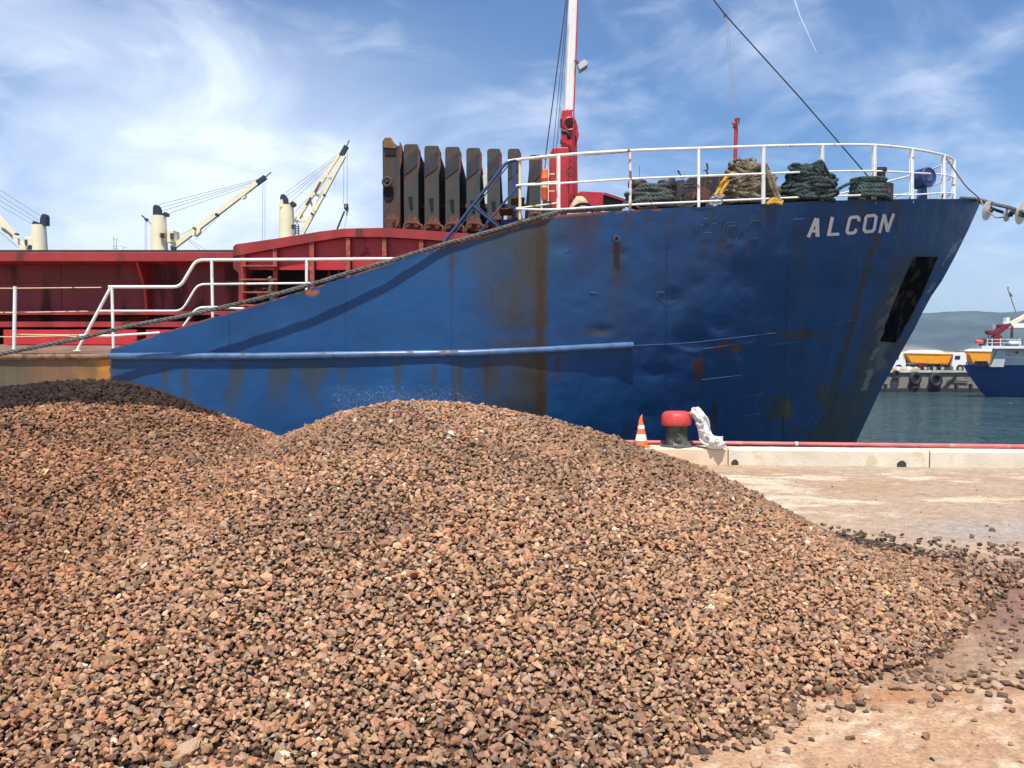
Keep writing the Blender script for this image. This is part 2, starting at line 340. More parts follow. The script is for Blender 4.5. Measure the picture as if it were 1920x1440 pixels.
# brown puddles at the right foot of the pile
def blob(cx, cy, rx, ry, nz=.35, soft=.25):
    d = np.sqrt(((GXp-cx)/rx)**2+((GYp-cy)/ry)**2)+(n_b-.5)*nz*2.4
    return sstep(1+soft, 1-soft, d)
pud = np.maximum.reduce([blob(1935, 1185, 120, 62), blob(1960, 1100, 160, 70), blob(1760, 1235, 120, 34)*.7])
C = C+(np.array([.26, .135, .085])-C)*pud[..., None]; wet = np.maximum(wet, pud*.8)
red = np.maximum.reduce([blob(1650, 1303, 150, 13), blob(1800, 1292, 90, 9)*.6, blob(1330, 1392, 110, 10)*.5, blob(400, 1425, 95, 16)])
C = C+(np.array([.42, .155, .055])-C)*(red*.6)[..., None]; wet = np.maximum(wet, red*.45)
dmp = np.maximum(blob(1640, 1262, 290, 34, .5, .5), blob(1860, 1240, 150, 60, .5, .5)); C = C+(np.array([.30, .19, .115])-C)*(dmp*.55)[..., None]; wet = np.maximum(wet, dmp*.35)
skirt = blob(1700, 1060, 210, 26, .3)
C = C+(np.array([.33, .22, .14])-C)*(skirt*.6)[..., None]
C = C*(1+(n_d-.5)*.6+(n_b-.5)*.2)[..., None]
offr = ((GYp < 0) | (GYp > 3000) | (np.abs(GX) > 20))
ground = grid_mesh('ground', GX, GY, GZ, gm, col=np.concatenate([np.clip(C, 0, 1), wet[..., None]], -1))
tag(ground, kind='structure')
# quay wall under the edge
q = MB()
def qpoly(x0, x1, o0, o1, z0, z1): return [(x0, qline(x0, o0), z0), (x1, qline(x1, o0), z0), (x1, qline(x1, o1), z0), (x0, qline(x0, o1), z0)], (0, 0, z1-z0)
q.prism(*qpoly(-300, 300, .02, .62, -4, -.004)); tag(q.build('quay_wall', 'pier', smooth=False), kind='structure')
# water
wmt = bpy.data.materials.new('sea_water'); wmt.use_nodes = True; nd = wmt.node_tree.nodes; L = wmt.node_tree.links; p = nd['Principled BSDF']
p.inputs['Base Color'].default_value = (.05, .105, .115, 1); p.inputs['Roughness'].default_value = .09; p.inputs['IOR'].default_value = 1.33
g1 = nd.new('ShaderNodeTexCoord'); last = None
for sc, st, sy in ((.5, 1, 1.7), (1.5, 1, 1.4), (5, .7, 1.2), (.09, 1, 1)):
    mp = nd.new('ShaderNodeMapping'); mp.inputs['Scale'].default_value = (1, sy, 1); mp.inputs['Rotation'].default_value = (0, 0, .3*sc); L.new(g1.outputs['Object'], mp.inputs[0])
    nz = nd.new('ShaderNodeTexNoise'); nz.inputs['Scale'].default_value = sc; nz.inputs['Detail'].default_value = 4; L.new(mp.outputs[0], nz.inputs['Vector'])
    b = nd.new('ShaderNodeBump'); b.inputs['Strength'].default_value = st; b.inputs['Distance'].default_value = 2.2/ (sc+.5); L.new(nz.outputs[0], b.inputs['Height'])
    if last: L.new(last, b.inputs['Normal'])
    last = b.outputs[0]
L.new(last, p.inputs['Normal'])
WZ = -2.6
q = MB(); q.add([(-9000, 12.8+60, WZ), (9000, 12.8-60, WZ), (9000, 9000, WZ), (-9000, 9000, WZ)], [(0, 1, 2, 3)])
q = MB(); q.add([(-5200, -5200, WZ), (5200, -5200, WZ), (5200, 5200, WZ), (-5200, 5200, WZ)], [(0, 1, 2, 3)])
wo_ = q.build('water', wmt, smooth=False); tag(wo_, kind='structure')
# hills
hx = np.linspace(-4800, 4800, 260); hy = np.linspace(2450, 4700, 70); HX, HY = np.meshgrid(hx, hy)
pxh = 960+F*HX/HY
tR = np.interp(960+F*HX/3600, [-3000, 900, 1600, 1735, 1800, 1850, 1880, 1920, 2100, 2600, 4000], [40, 90, 183, 189, 184, 183, 190, 197, 215, 235, 160])
up = sstep(2500, 3650, HY+(vnoise(HX/500, HY/500, 5)-.5)*500)
HZ = WZ-3+(tR*up**1.25+14*sstep(2450, 2560, HY))*(.93+.14*vnoise(HX/260, HY/260, 9, 4))*sstep(4700, 4300, HY)
hn = vnoise(HX/150, HY/300, 12, 4); field = sstep(.46, .54, vnoise(HX/230+3, HY/90, 14, 3))*sstep(.35, .1, up)
HC = np.array([.030, .045, .025])*(1+(hn-.5)[..., None]*2.0); HC = HC*(.5+1.1*sstep(.35, .65, vnoise(HX/55, HY/110, 19, 4)))[..., None]; HC = HC+(np.array([.46, .40, .27])-HC)*(field*.9)[..., None]
hm = mat('hill_scrub', rough=.95, attr='Col', var=.25, vscale=.01)
hills = grid_mesh('hills', HX, HY, HZ, hm, col=np.concatenate([HC, np.ones_like(HX)[..., None]], -1)); tag(hills, kind='structure')
# air
hb = MB(); hb.box((-5150, -5150, -60), (5150, 5150, 320))
hzm = bpy.data.materials.new('air_haze'); hzm.use_nodes = True; nd = hzm.node_tree.nodes; nd.remove(nd['Principled BSDF'])
pv = nd.new('ShaderNodeVolumePrincipled'); pv.inputs['Color'].default_value = (.62, .82, 1, 1); pv.inputs['Density'].default_value = .00016; pv.inputs['Anisotropy'].default_value = .2
hzm.node_tree.links.new(pv.outputs[0], nd['Material Output'].inputs['Volume'])
tag(hb.build('haze', hzm, smooth=False), kind='stuff')

# ================================================================== GRAVEL PILE
sil = np.array([(-900, 900, 8.8), (-400, 770, 8.7), (0, 726, 8.6), (90, 716, 8.6), (170, 712, 8.6), (230, 715, 8.6), (270, 726, 8.6), (350, 756, 8.5), (440, 793, 8.4), (515, 822, 8.3), (560, 806, 8.2), (640, 772, 8.1), (720, 755, 8.1), (790, 751, 8.1), (850, 753, 8.1), (950, 768, 8.1), (1050, 790, 8.1), (1150, 819, 8.0), (1240, 850, 7.9), (1320, 878, 7.75), (1380, 903, 7.6), (1450, 943, 7.3), (1530, 987, 7.0), (1600, 1024, 6.8), (1750, 1043, 6.5), (1920, 1066, 6.15), (2300, 1090, 6.0)])
SX = []; SZc = []; SY = []
for a, b, c in sil:
    v = at(a, b, c); SX.append(v.x); SZc.append(max(v.z-.015, .03)); SY.append(c)
toe = np.array([(-12, 3.3), (-3, 3.12), (-1.7, 3.18), (-1.25, 3.42), (-.9, 3.3), (.2, 3.2), (.55, 3.38), (.8, 3.5), (1.15, 3.62), (1.45, 3.88), (1.8, 4.02), (2.04, 4.13), (2.38, 4.46), (3.0, 5.13), (3.69, 5.77), (7, 6.1)])
def pile(x, y):
    zc = np.interp(x, SX, SZc); yc = np.interp(x, SX, SY); yt = np.interp(x, toe[:, 0], toe[:, 1])-.17+.09*sstep(.6, 1.6, x)
    zs = sum(np.interp(x+d, SX, SZc) for d in (-1.4, -.9, -.45, 0, .45, .9, 1.4))/7
    yt = yt+(vnoise(x*1.3, x*0, 44, 3)-.5)*.22
    t = (y-yt)/(yc-yt); tf = np.clip(t, 0, 1); w = tf**1.3
    z0 = zs*(1-w)+zc*w
    z = z0*(1-(1-tf)**1.28)
    tb = np.clip((y-yc)/2.7, 0, 1); z = np.where(y > yc, zc*(1-tb**1.5), z)
    z = z+(vnoise(x*1.1, y*1.1, 41, 3)-.5)*.10*np.clip(tf*(1-w)*3, 0, 1)*np.clip(zc/.5, 0, 1)
    return z, t
def hull_stone(seed, npts=13):
    r = random.Random(seed); bm = bmesh.new(); sq = r.uniform(1.6, 3.2)
    for i in range(npts):
        v = Vector((r.gauss(0, 1), r.gauss(0, 1), r.gauss(0, 1))).normalized()
        m = max(abs(v.x), abs(v.y), abs(v.z)); v = v*(1/m)**(1/sq)*r.uniform(.82, 1.0); bm.verts.new(v)
    bmesh.ops.convex_hull(bm, input=bm.verts); 
    for v in [v for v in bm.verts if not v.link_faces]: bm.verts.remove(v)
    bmesh.ops.triangulate(bm, faces=bm.faces); bmesh.ops.recalc_face_normals(bm, faces=bm.faces)
    bm.verts.index_update(); V = np.array([v.co[:] for v in bm.verts]); Fc = np.array([[v.index for v in f.verts] for f in bm.faces]); bm.free(); return V, Fc
VAR = [hull_stone(100+i, random.choice([12, 14, 16, 20])) for i in range(48)]
def stone_cols(x, y, n):
    pxx, pyy = proj(x, y, np.interp(x, SX, SZc)*0+.5)
    pal = np.array([(.50, .325, .205), (.40, .25, .16), (.31, .19, .12), (.23, .15, .10), (.33, .255, .20), (.44, .235, .125), (.60, .43, .29), (.155, .11, .085), (.46, .33, .245)])
    pr = np.array([.28, .27, .16, .06, .09, .08, .03, .01, .02]); pr = pr/pr.sum()
    c = pal[RNG.choice(len(pal), n, p=pr)]*RNG.uniform(.82, 1.18, (n, 1))*RNG.uniform(.94, 1.06, (n, 3))
    w = RNG.random(n) < .006; c[w] = np.array([.78, .70, .56])
    orange = sstep(-1.2, -3.8, x+(vnoise(x, y, 51)-.5)*2)     # the left-hand load is browner
    c = c*(1+orange[:, None]*np.array([-.02, -.16, -.28]))
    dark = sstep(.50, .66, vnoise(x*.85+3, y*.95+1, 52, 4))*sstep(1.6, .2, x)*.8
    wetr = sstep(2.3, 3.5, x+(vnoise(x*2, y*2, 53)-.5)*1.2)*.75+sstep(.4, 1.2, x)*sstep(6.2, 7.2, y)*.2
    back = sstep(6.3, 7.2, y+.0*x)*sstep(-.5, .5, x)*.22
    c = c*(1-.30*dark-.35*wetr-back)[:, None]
    return c*np.array([.98, .845, .715])*(1-.17*orange)[:, None], np.clip(dark*.25+wetr, 0, 1)
def stone_mesh(name, pos, size, cols, wetv, m):
    Vs = []; Fs = []; Cs = []; base = 0; n = len(pos); vi = RNG.integers(0, len(VAR), n)
    qn = RNG.normal(size=(n, 4)); qn /= np.linalg.norm(qn, axis=1)[:, None]
    w, x, y, z = qn.T
    Rm = np.stack([1-2*(y*y+z*z), 2*(x*y-z*w), 2*(x*z+y*w), 2*(x*y+z*w), 1-2*(x*x+z*z), 2*(y*z-x*w), 2*(x*z-y*w), 2*(y*z+x*w), 1-2*(x*x+y*y)], -1).reshape(n, 3, 3)
    asp = np.stack([RNG.uniform(.95, 1.35, n), RNG.uniform(.75, 1.08, n), RNG.uniform(.42, .85, n)], -1)
    # flat stones tend to lie on the slope: squash the rotation towards lying flat
    for k in range(len(VAR)):
        idx = np.where(vi == k)[0]
        if not len(idx): continue
        V, Fc = VAR[k]; P = V[None]*asp[idx][:, None, :]*size[idx][:, None, None]; P = np.einsum('nij,nvj->nvi', Rm[idx], P)
        P[..., 2] *= .86
        P += pos[idx][:, None, :]; nv = len(V)
        Vs.append(P.reshape(-1, 3)); Fs.append((Fc[None]+(base+np.arange(len(idx))*nv)[:, None, None]).reshape(-1, 3)); base += len(idx)*nv
        cc = np.concatenate([cols[idx], wetv[idx][:, None]], -1); Cs.append(np.repeat(cc, nv, axis=0))
    V = np.concatenate(Vs).astype(np.float32); Fc = np.concatenate(Fs).astype(np.int32); Cc = np.concatenate(Cs).astype(np.float32)
    me = bpy.data.meshes.new(name); me.vertices.add(len(V)); me.vertices.foreach_set('co', V.ravel()); me.loops.add(Fc.size); me.loops.foreach_set('vertex_index', Fc.ravel())
    me.polygons.add(len(Fc)); me.polygons.foreach_set('loop_start', np.arange(0, Fc.size, 3, dtype=np.int32)); me.polygons.foreach_set('loop_total', np.full(len(Fc), 3, np.int32)); me.polygons.foreach_set('use_smooth', np.zeros(len(Fc), bool)); me.update(calc_edges=True)
    a = me.color_attributes.new('Col', 'FLOAT_COLOR', 'POINT'); a.data.foreach_set('color', Cc.ravel()); me.materials.append(m)
    o = bpy.data.objects.new(name, me); COL.objects.link(o); return o
sm = mat('broken_stone', rough=.8, attr='Col', var=.22, vscale=60, bump=.35, bscale=220)
nd = sm.node_tree.nodes; L = sm.node_tree.links; atn = [n for n in nd if n.type == 'ATTRIBUTE'][0]
mr = nd.new('ShaderNodeMapRange'); mr.inputs[3].default_value = .82; mr.inputs[4].default_value = .38; L.new(atn.outputs['Alpha'], mr.inputs[0]); L.new(mr.outputs[0], nd['Principled BSDF'].inputs['Roughness'])
PX, PY, PS, PO, PL = [], [], [], [], []
for layer, (sp0, zoff, sz) in enumerate(((.031, -.028, .0235), (.0355, .002, .0215), (.075, .014, .023))):
    XL, YL = [], []; y_ = 2.9; jt_ = .62 if layer != 1 else .46
    while y_ < 9.9:                       # coarser stones have rolled to the back, finer ones lie in front
        st_ = sp0*float(np.interp(y_, [3.2, 7.5], [.76, 1.0])); xa_ = np.arange(-7.6, 6.5, st_)+random.random()*st_
        XL.append(xa_+RNG.uniform(-jt_, jt_, len(xa_))*st_); YL.append(y_+RNG.uniform(-jt_, jt_, len(xa_))*st_); y_ += st_
    X = np.concatenate(XL); Y = np.concatenate(YL)
    fr = (np.abs(X) < .66*Y+.5) ; X = X[fr]; Y = Y[fr]
    z, t = pile(X, Y); yc = np.interp(X, SX, SY)
    thin = np.where(z < .06, sstep(.0, .05, z+(vnoise(X*3, Y*3, 61)-.42)*.06), 1)
    thin = thin*np.where(z < .09, 1-.4*sstep(2.9, 3.9, X), 1)*np.where((Y > yc-.15) & (X > 2.0), .45*sstep(yc+.55, yc-.1, Y)+.06, 1)
    if layer == 2: thin = thin*.45
    k = (t > 0) & (Y < yc+1.1) & (RNG.random(len(X)) < thin) & (z > .004)
    X = X[k]; Y = Y[k]; z = z[k]
    s_ = sz*np.interp(Y, [3.2, 7.5], [.76, 1.0])*np.exp(np.clip(RNG.normal(0, .27, len(X)), -.6, .75))
    PX.append(X); PY.append(Y); PS.append(s_); PL.append(np.full(len(X), layer)); PO.append(np.maximum(z+zoff+RNG.uniform(-.008, .008, len(X)), s_*.45))
X = np.concatenate(PX); Y = np.concatenate(PY); s_ = np.concatenate(PS); Z = np.concatenate(PO)
cols, wv = stone_cols(X, Y, len(X)); cols[np.concatenate(PL) == 0] *= .30     # lower layer darkened to paint shade into the gaps
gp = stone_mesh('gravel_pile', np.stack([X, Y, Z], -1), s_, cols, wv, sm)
tag(gp, 'long double-humped heap of brown crushed stone tipped on the quay', 'gravel', kind='stuff')
print('STONES', len(X))
# body of the heap under the visible stones
bx, by = np.meshgrid(np.arange(-9, 7.0, .08), np.arange(3.0, 11.2, .08)); bz, bt = pile(bx, by)
bz = np.where((bt < 0), -.05, bz-.03)
core = grid_mesh('gravel_core', bx, by, bz-.012, mat('stone_fines', (.06, .035, .022), .95, var=.4, vscale=40, bump=.8, bscale=60)); tag(core, 'dark fines inside the stone heap beneath its surface stones', 'gravel', kind='stuff')
gx_ = RNG.uniform(-3, 8.5, 16000); gy_ = RNG.uniform(2.9, 11.8, 16000); gz_, gt_ = pile(gx_, gy_); dn = np.minimum(np.abs(np.interp(gx_, toe[:, 0], toe[:, 1])-gy_), 9)
keep = (gz_ < .02) & (RNG.random(16000) < np.clip(.10+1.0*np.exp(-dn/.45)+.35*vnoise(gx_*2, gy_*2, 77)**3*(gy_ < 7.5), 0, 1)*np.where(gy_ > 8, .25, 1)); gx_ = gx_[keep]; gy_ = gy_[keep]; gs_ = .0042*np.exp(np.abs(RNG.normal(0, .55, len(gx_))))
gc_, gw_ = stone_cols(gx_, gy_, len(gx_)); grit = stone_mesh('stone_grit', np.stack([gx_, gy_, gs_*.5], -1), gs_, gc_*.7, gw_, sm); tag(grit, 'brown stone grit and crumbs strewn over the concrete near the heap', 'grit', kind='stuff')
# loose stones on the concrete (countable ones: own objects)
def stone_obj_meshes(n):
    out = []
    for i in range(n):
        V, Fc = VAR[i*3 % len(VAR)]; me = bpy.data.meshes.new('stone'); me.from_pydata([tuple(v*np.array([1.15, .85, .62])) for v in V], [], [tuple(int(a) for a in f) for f in Fc]); me.update()
        c = [(.15, .085, .05), (.21, .13, .075), (.28, .165, .09), (.11, .068, .045), (.42, .27, .17)][i % 5]
        me.materials.append(mat('stone_shade', c, .7, var=.3, vscale=20, bump=.3, bscale=8)); out.append(me)
    return out
SM = stone_obj_meshes(10)
# (px, py, size m)
LS = [(1020+380, 1394, .03), (1487, 1393, .024), (1478, 1352, .033), (1502, 1350, .036), (1440, 1410, .018), (1522, 1390, .02), (1475, 1412, .026), (1362, 1408, .024), (1342, 1395, .02), (1595, 1388, .028), (1738, 1385, .036), (1609, 1317, .034), (1573, 1320, .03), (1625, 1311, .02), (1747, 1326, .024), (1838, 1331, .022), (1897, 1335, .026), (1826, 1354, .018), (1707, 1318, .02), (1714, 1316, .015), (1594, 1333, .016), (1555, 1351, .022), (1578, 1350, .018), (1505, 1312, .03), (1885, 1329, .012),
      (1617, 1009, .05), (1664, 1007, .035), (1670, 1006, .03), (1758, 1013, .05), (1748, 1018, .03), (1822, 1009, .042), (1861, 997, .045), (1788, 1017, .03), (1855, 1008, .018), (1420, 1437, .03), (1322, 1425, .03), (1330, 1412, .022), (425, 1424, .03), (380, 1428, .03), (455, 1428, .035), (488, 1416, .03), (350, 1418, .075)]
r_ = random.Random(5)
for i in range(85):     # right-hand spread in front of the puddle
    t = r_.random(); px = 1690+t*235+r_.uniform(-20, 20); py = 1290+r_.gauss(0, 15)-(px-1700)*.03+r_.random()**2*-25; LS.append((px, py, r_.uniform(.016, .038)))
for i in range(75):     # far edge of the spread
    px = r_.uniform(1690, 1925); LS.append((px, 1030+(px-1690)*.045+r_.gauss(0, 7), r_.uniform(.018, .04)))
for i in range(70): LS.append((r_.uniform(1826, 1925), r_.triangular(1105, 1244, 1110 if i % 2 else 1240), r_.uniform(.014, .03)))
for i in range(26): LS.append((r_.uniform(1380, 1640), 0, r_.uniform(.018, .034)))
for i, (px, py, s) in enumerate(LS):
    if py == 0:
        py = 1325-(px-1530)*.15 if px > 1530 else 1325+(1530-px)*.43; py += r_.uniform(0, 26)
    v = Vector(at(px, py, 5)); d = v-Vector((0, 0, CZ)); k = (0-CZ)/d.z; P0 = Vector((0, 0, CZ))+d*k
    o = bpy.data.objects.new('loose_stone', SM[r_.randrange(10)]); COL.objects.link(o)
    o.location = (P0.x, P0.y, s*.42); s *= .82 if s < .07 else 1; o.scale = (s, s, s*r_.uniform(.8, 1.1)); o.rotation_euler = (r_.uniform(-.3, .3), r_.uniform(-.3, .3), r_.uniform(0, 6.28))
    lab = ('large pale tan stone at the bottom left edge of the photo' if s > .065 else 'loose stone on bare concrete along the lower left edge of the photo' if px < 900 else 'dark loose stone on the concrete beyond the far edge of the heap' if py < 1090 else 'wet dark stone in or beside the brown puddle at the right edge' if py < 1243 and px > 1825 else 'dark loose stone in the thin spread below the brown puddle' if px > 1665 and py < 1322 else 'loose brown stone on the dry concrete in the lower right corner')
    if s > .065: o.data = SM[4]; o.scale = (s*.9, s*.8, s)
    tag(o, lab, 'stone', 'loose stones scattered round the heap')

# ================================================================== KERB, PIPE, BOLLARD, CONE, SHEET
def kerb(x0, x1, m, label, holes=(), z=.257, fo=0, dep=.34):
    t = empty('kerb_block', ((x0+x1)/2, qline((x0+x1)/2), 0), label, 'kerb')
    b = MB(); n = max(2, int((x1-x0)/.12)); rows = []
    hs = []
    for h in holes: hs.append(h)
    prof = [(0, -.0), (0.0, z-.025), (.022, z), (dep, z), (dep, 0)]
    xsn = [x0+(x1-x0)*i/n for i in range(n+1)]
    vs = []
    for i, x in enumerate(xsn):
        for j, (o_, zz) in enumerate(prof):
            jt = (math.sin(x*7.3+j)*.5+math.sin(x*17.1+j*2))*.0016
            vs.append((x, qline(x, o_+fo)+jt, max(zz+jt, 0)))
    k = len(prof); fs = [(i*k+j, (i+1)*k+j, (i+1)*k+j+1, i*k+j+1) for i in range(n) for j in range(k-1)]+[tuple(range(k)), tuple(n*k+j for j in range(k))[::-1]]
    b.add(vs, fs); b.build('concrete_body', m, t)
    for hxp, w_, h_ in hs:
        hb = MB(); pts = [(hxp-w_, 0.002), (hxp+w_, .002), (hxp+w_*.95, h_*.6), (hxp+w_*.3, h_), (hxp-w_*.45, h_*.9), (hxp-w_, h_*.5)]
        hb.prism([(x, qline(x, fo-.004), zz+.002) for x, zz in pts], (0, .03, 0)); hb.build('drain_hole', 'hole', t)
    return t
kerb(-16, 3.36, 'kerb_dusty', 'dusty orange-tinged concrete kerb under the bollard, partly buried by the heap', (), .262, -.03, .42)
kerb(3.385, 7.28-.9, 'kerb', 'pale concrete kerb block with two dark drain holes right of the bollard', ((3.48, .055, .09), (5.98, .07, .10)))
kerb(6.40, 24, 'kerb', 'long pale concrete kerb block running off to the right edge')
b = MB(); pth = []
for x in np.arange(-16, 24, .5): pth.append((x, qline(x, .44)-.02*(x-3), .262+.034))
b.tube(pth, .036, 12); pp = empty('red_pipe', (3, qline(3, .4), .26), 'long faded red pipe lying along the back edge of the kerb', 'pipe')
b.build('pipe', 'pipe', pp)
for x in (4.55, -2, 9.5): c = MB(); c.tube([(x-.02, qline(x-.02, .44)-.02*(x-3), .296), (x+.02, qline(x+.02, .44)-.02*(x-3), .296)], .041, 12); c.build('collar', 'kerb', pp)
# apron strip behind kerb so that nothing floats
# bollard
bl = at(1268, 838, 12.75); bl.z = .26; bo = empty('mooring_bollard', bl, 'squat black mooring bollard with a red mushroom cap on the kerb', 'bollard')
b = MB(); b.lathe([(.26, 0), (.25, .025), (.215, .06), (.185, .11), (.172, .18), (.172, .30), (.18, .345)], bl, 32); b.build('stem', 'bollard_black', bo)
b = MB(); b.lathe([(.165, .335), (.222, .342), (.236, .36), (.239, .40), (.239, .46), (.228, .51), (.20, .545), (.16, .562), (.0, .568)], bl+Vector((-.0, 0, 0)), 36); b.build('cap', 'bollard_red', bo)
b = MB(); b.lathe([(.0, .0), (.07, .0), (.075, .05), (.05, .1), (0, .11)], bl+Vector((.0, -.15, .05)), 16); b.build('cast_lug', 'bollard_black', bo)
b = MB(); bm_path = [bl+Vector((math.cos(a)*.24, math.sin(a)*.24, .02)) for a in np.linspace(math.pi*.9, math.pi*1.75, 12)]
b.rope(bm_path, .022, .12); b.build('rope_scrap', 'mooring', bo)
# plastic sheet draped over the cap, hanging down to the kerb and spreading
rs = random.Random(3)
U, Vv = np.meshgrid(np.linspace(0, 1, 90), np.linspace(0, 1, 60))
spine = [(1297, 768, 12.66, 12), (1304, 773, 12.56, 21), (1318, 790, 12.5, 24), (1320, 808, 12.5, 24), (1324, 822, 12.48, 26), (1336, 829, 12.42, 24), (1346, 830, 12.4, 26), (1358, 826, 12.46, 20)]
su = np.linspace(0, 1, len(spine)); cx = np.interp(U, su, [s[0] for s in spine]); cy = np.interp(U, su, [s[1] for s in spine]); dd = np.interp(U, su, [s[2] for s in spine]); ww = np.interp(U, su, [s[3] for s in spine])
dxu = np.gradient(cx, axis=1); dyu = np.gradient(cy, axis=1); ln = np.hypot(dxu, dyu)+1e-6; nx_, ny_ = -dyu/ln, dxu/ln
off = (Vv-.5)*ww*1.0; cr = (vnoise(U*10, Vv*4, 71, 3)-.5)*1.2
px_ = cx+nx_*off+(vnoise(U*7, Vv*6, 72, 3)-.5)*9; py_ = cy+ny_*off+(vnoise(U*7+9, Vv*6, 73, 3)-.5)*7
dz_ = dd+cr*.16-np.sin(Vv*math.pi)*.09
py_ = np.minimum(py_, 842); PXs = np.vectorize(lambda a, b, c: tuple(at(a, b, c)))(px_, py_, dz_)
sh = empty('plastic_sheet', (bl.x+.3, 12.5, .26), 'crumpled white plastic sheet draped over the bollard cap and trailing right', 'plastic sheet')
so = grid_mesh('sheet', PXs[0], PXs[1], np.maximum(PXs[2], .264), 'plastic', sh); so.modifiers.new('solid', 'SOLIDIFY').thickness = .004
# cone
cl = at(1202, 836, 12.7); cl.z = .262; co = empty('traffic_cone', cl, 'orange and white striped traffic cone with a bent tip left of the bollard', 'traffic cone')
def cprof(h): return .098*(1-h/.50)+.014
b = MB(); b.box((cl.x-.13, cl.y-.13, cl.z), (cl.x+.13, cl.y+.13, cl.z+.025)); b.build('base_plate', 'cone_orange', co, bevel=.008)
bands = [(.02, .10, 'cone_orange'), (.10, .20, 'cone_white'), (.20, .29, 'cone_orange'), (.29, .345, 'cone_white'), (.345, .51, 'cone_orange')]
for h0, h1, mm in bands:
    b = MB(); n = 6; pts = [cl+Vector(((.03*max(0, (h-.33)/.18)**2)-.0, 0, h)) for h in np.linspace(h0, h1, n)]
    b.lathe([(cprof(h)*(1 if h < .5 else .6)+(.0015 if mm == 'cone_white' else 0), h) for h in np.linspace(h0, h1, n)], cl, 20)
    for i, v in enumerate(b.v): hh = v[2]-cl.z; k = max(0, (hh-.34)/.17); b.v[i] = (v[0]+.012*k*k-.02*math.sin(k*3.1)*.5, v[1], v[2])
    b.build('stripe' if mm == 'cone_white' else 'cone_body', mm, co)

# ================================================================== MAIN SHIP
YC = 20.7
STEM = [(1841, 374), (1837, 383), (1817, 428), (1792, 479), (1766, 527), (1750, 550), (1741, 563), (1715, 616), (1677, 683), (1651, 731), (1605, 830), (1560, 925), (1500, 1030)]
stz = []; stx = []
for a, b in STEM:
    v = at(a, b, YC); stz.append(v.z); stx.append(v.x)
stz = np.array(stz)[::-1]; stx = np.array(stx)[::-1]
def Xs(z): return np.interp(z, stz, stx)
zdk = float(stz[-1]); 
def half(X, z):
    xs_ = Xs(z); k = np.clip((zdk-z)/(zdk+1.5), 0, 1.4)
    X0 = 1.15-4.9*k; n = 2.05-.35*k; t = np.clip((X-X0)/(xs_-X0), 0, 1)
    return 6.4*np.maximum(1-t**n, 0)
def hullY(X, z): return YC-half(X, z)
def hitY(px, py, off=0.0):               # where the ray through a photo pixel meets the near side of the hull
    lo, hi = 13.5, YC-.02
    for _ in range(40):
        m_ = (lo+hi)/2; v = at(px, py, m_)
        if m_ < float(hullY(v.x, v.z)): lo = m_
        else: hi = m_
    return at(px, py, lo-off)
TOP = [(-3000, 662), (-200, 663), (203, 662), (206, 655), (242, 644), (345, 611), (397, 595), (480, 571), (575, 543), (650, 519), (750, 486), (825, 465), (876, 451), (983, 420), (1029, 407), (1060, 402), (1182, 394), (1310, 388), (1435, 382), (1510, 378), (1600, 375), (1650, 374), (1710, 373), (1780, 373), (1841, 374)]
tx, tz = [], []
for a, b in TOP:
    v = hitY(a, b) if a > -2000 else at(-2500, 662, 14.3)
    if a == 1841: v = at(a, b, YC)
    tx.append(v.x); tz.append(v.z)
def ztop(X): return np.interp(X, tx, tz)
XA = -30.0
sgrid = np.concatenate([np.linspace(0, .44, 30)[:-1], np.linspace(.44, 1, 900)])
zb = WZ-1.2; vg = np.linspace(0, 1, 300)
Sg, Vg = np.meshgrid(sgrid, vg)
HXx = XA+Sg*(Xs(np.full_like(Sg, zdk))-XA)
for _ in range(6):
    zt = ztop(HXx); HXt = XA+Sg*(Xs(zt)-XA); HXx = HXt
zt = ztop(HXt)
# zb for low, avoid plate step at x=203-206 by keeping grid columns
HZz = zb+(zt-zb)*Vg
HXx = XA+Sg*(Xs(HZz)-XA)
HYy = hullY(HXx, HZz)
hp, hq = proj(HXx, np.maximum(HYy, 1), HZz)
# gentle plate dishing between frames toward the bow, and dents
rd_ = random.Random(44); dents = 0*hp
for _k in range(46):
    cx_, cy_, r_d = rd_.uniform(1040, 1640), rd_.uniform(430, 810), rd_.uniform(9, 26); dents = dents+rd_.choice([1, 1, -.5])*rd_.uniform(.008, .028)*np.exp(-(((hp-cx_)/r_d)**2+((hq-cy_)/(r_d*rd_.uniform(.6, 1.1)))**2))
for cx_, cy_, rx_, ry_, dp in ((1300, 640, 26, 14, .07), (1260, 560, 24, 16, .04), (1350, 610, 18, 14, .04), (1128, 620, 18, 10, .03), (1230, 700, 30, 14, .03), (1400, 520, 34, 22, .04), (1450, 590, 26, 26, .04)): dents = dents+dp*np.exp(-(((hp-cx_)/rx_)**2+((hq-cy_)/ry_)**2))
dish = dents+(vnoise(hp/70, hq/60, 81, 3)-.5)*.035*sstep(950, 1200, hp)+np.abs(np.sin(HXx*math.pi/.65))*.006
HYy = HYy+dish
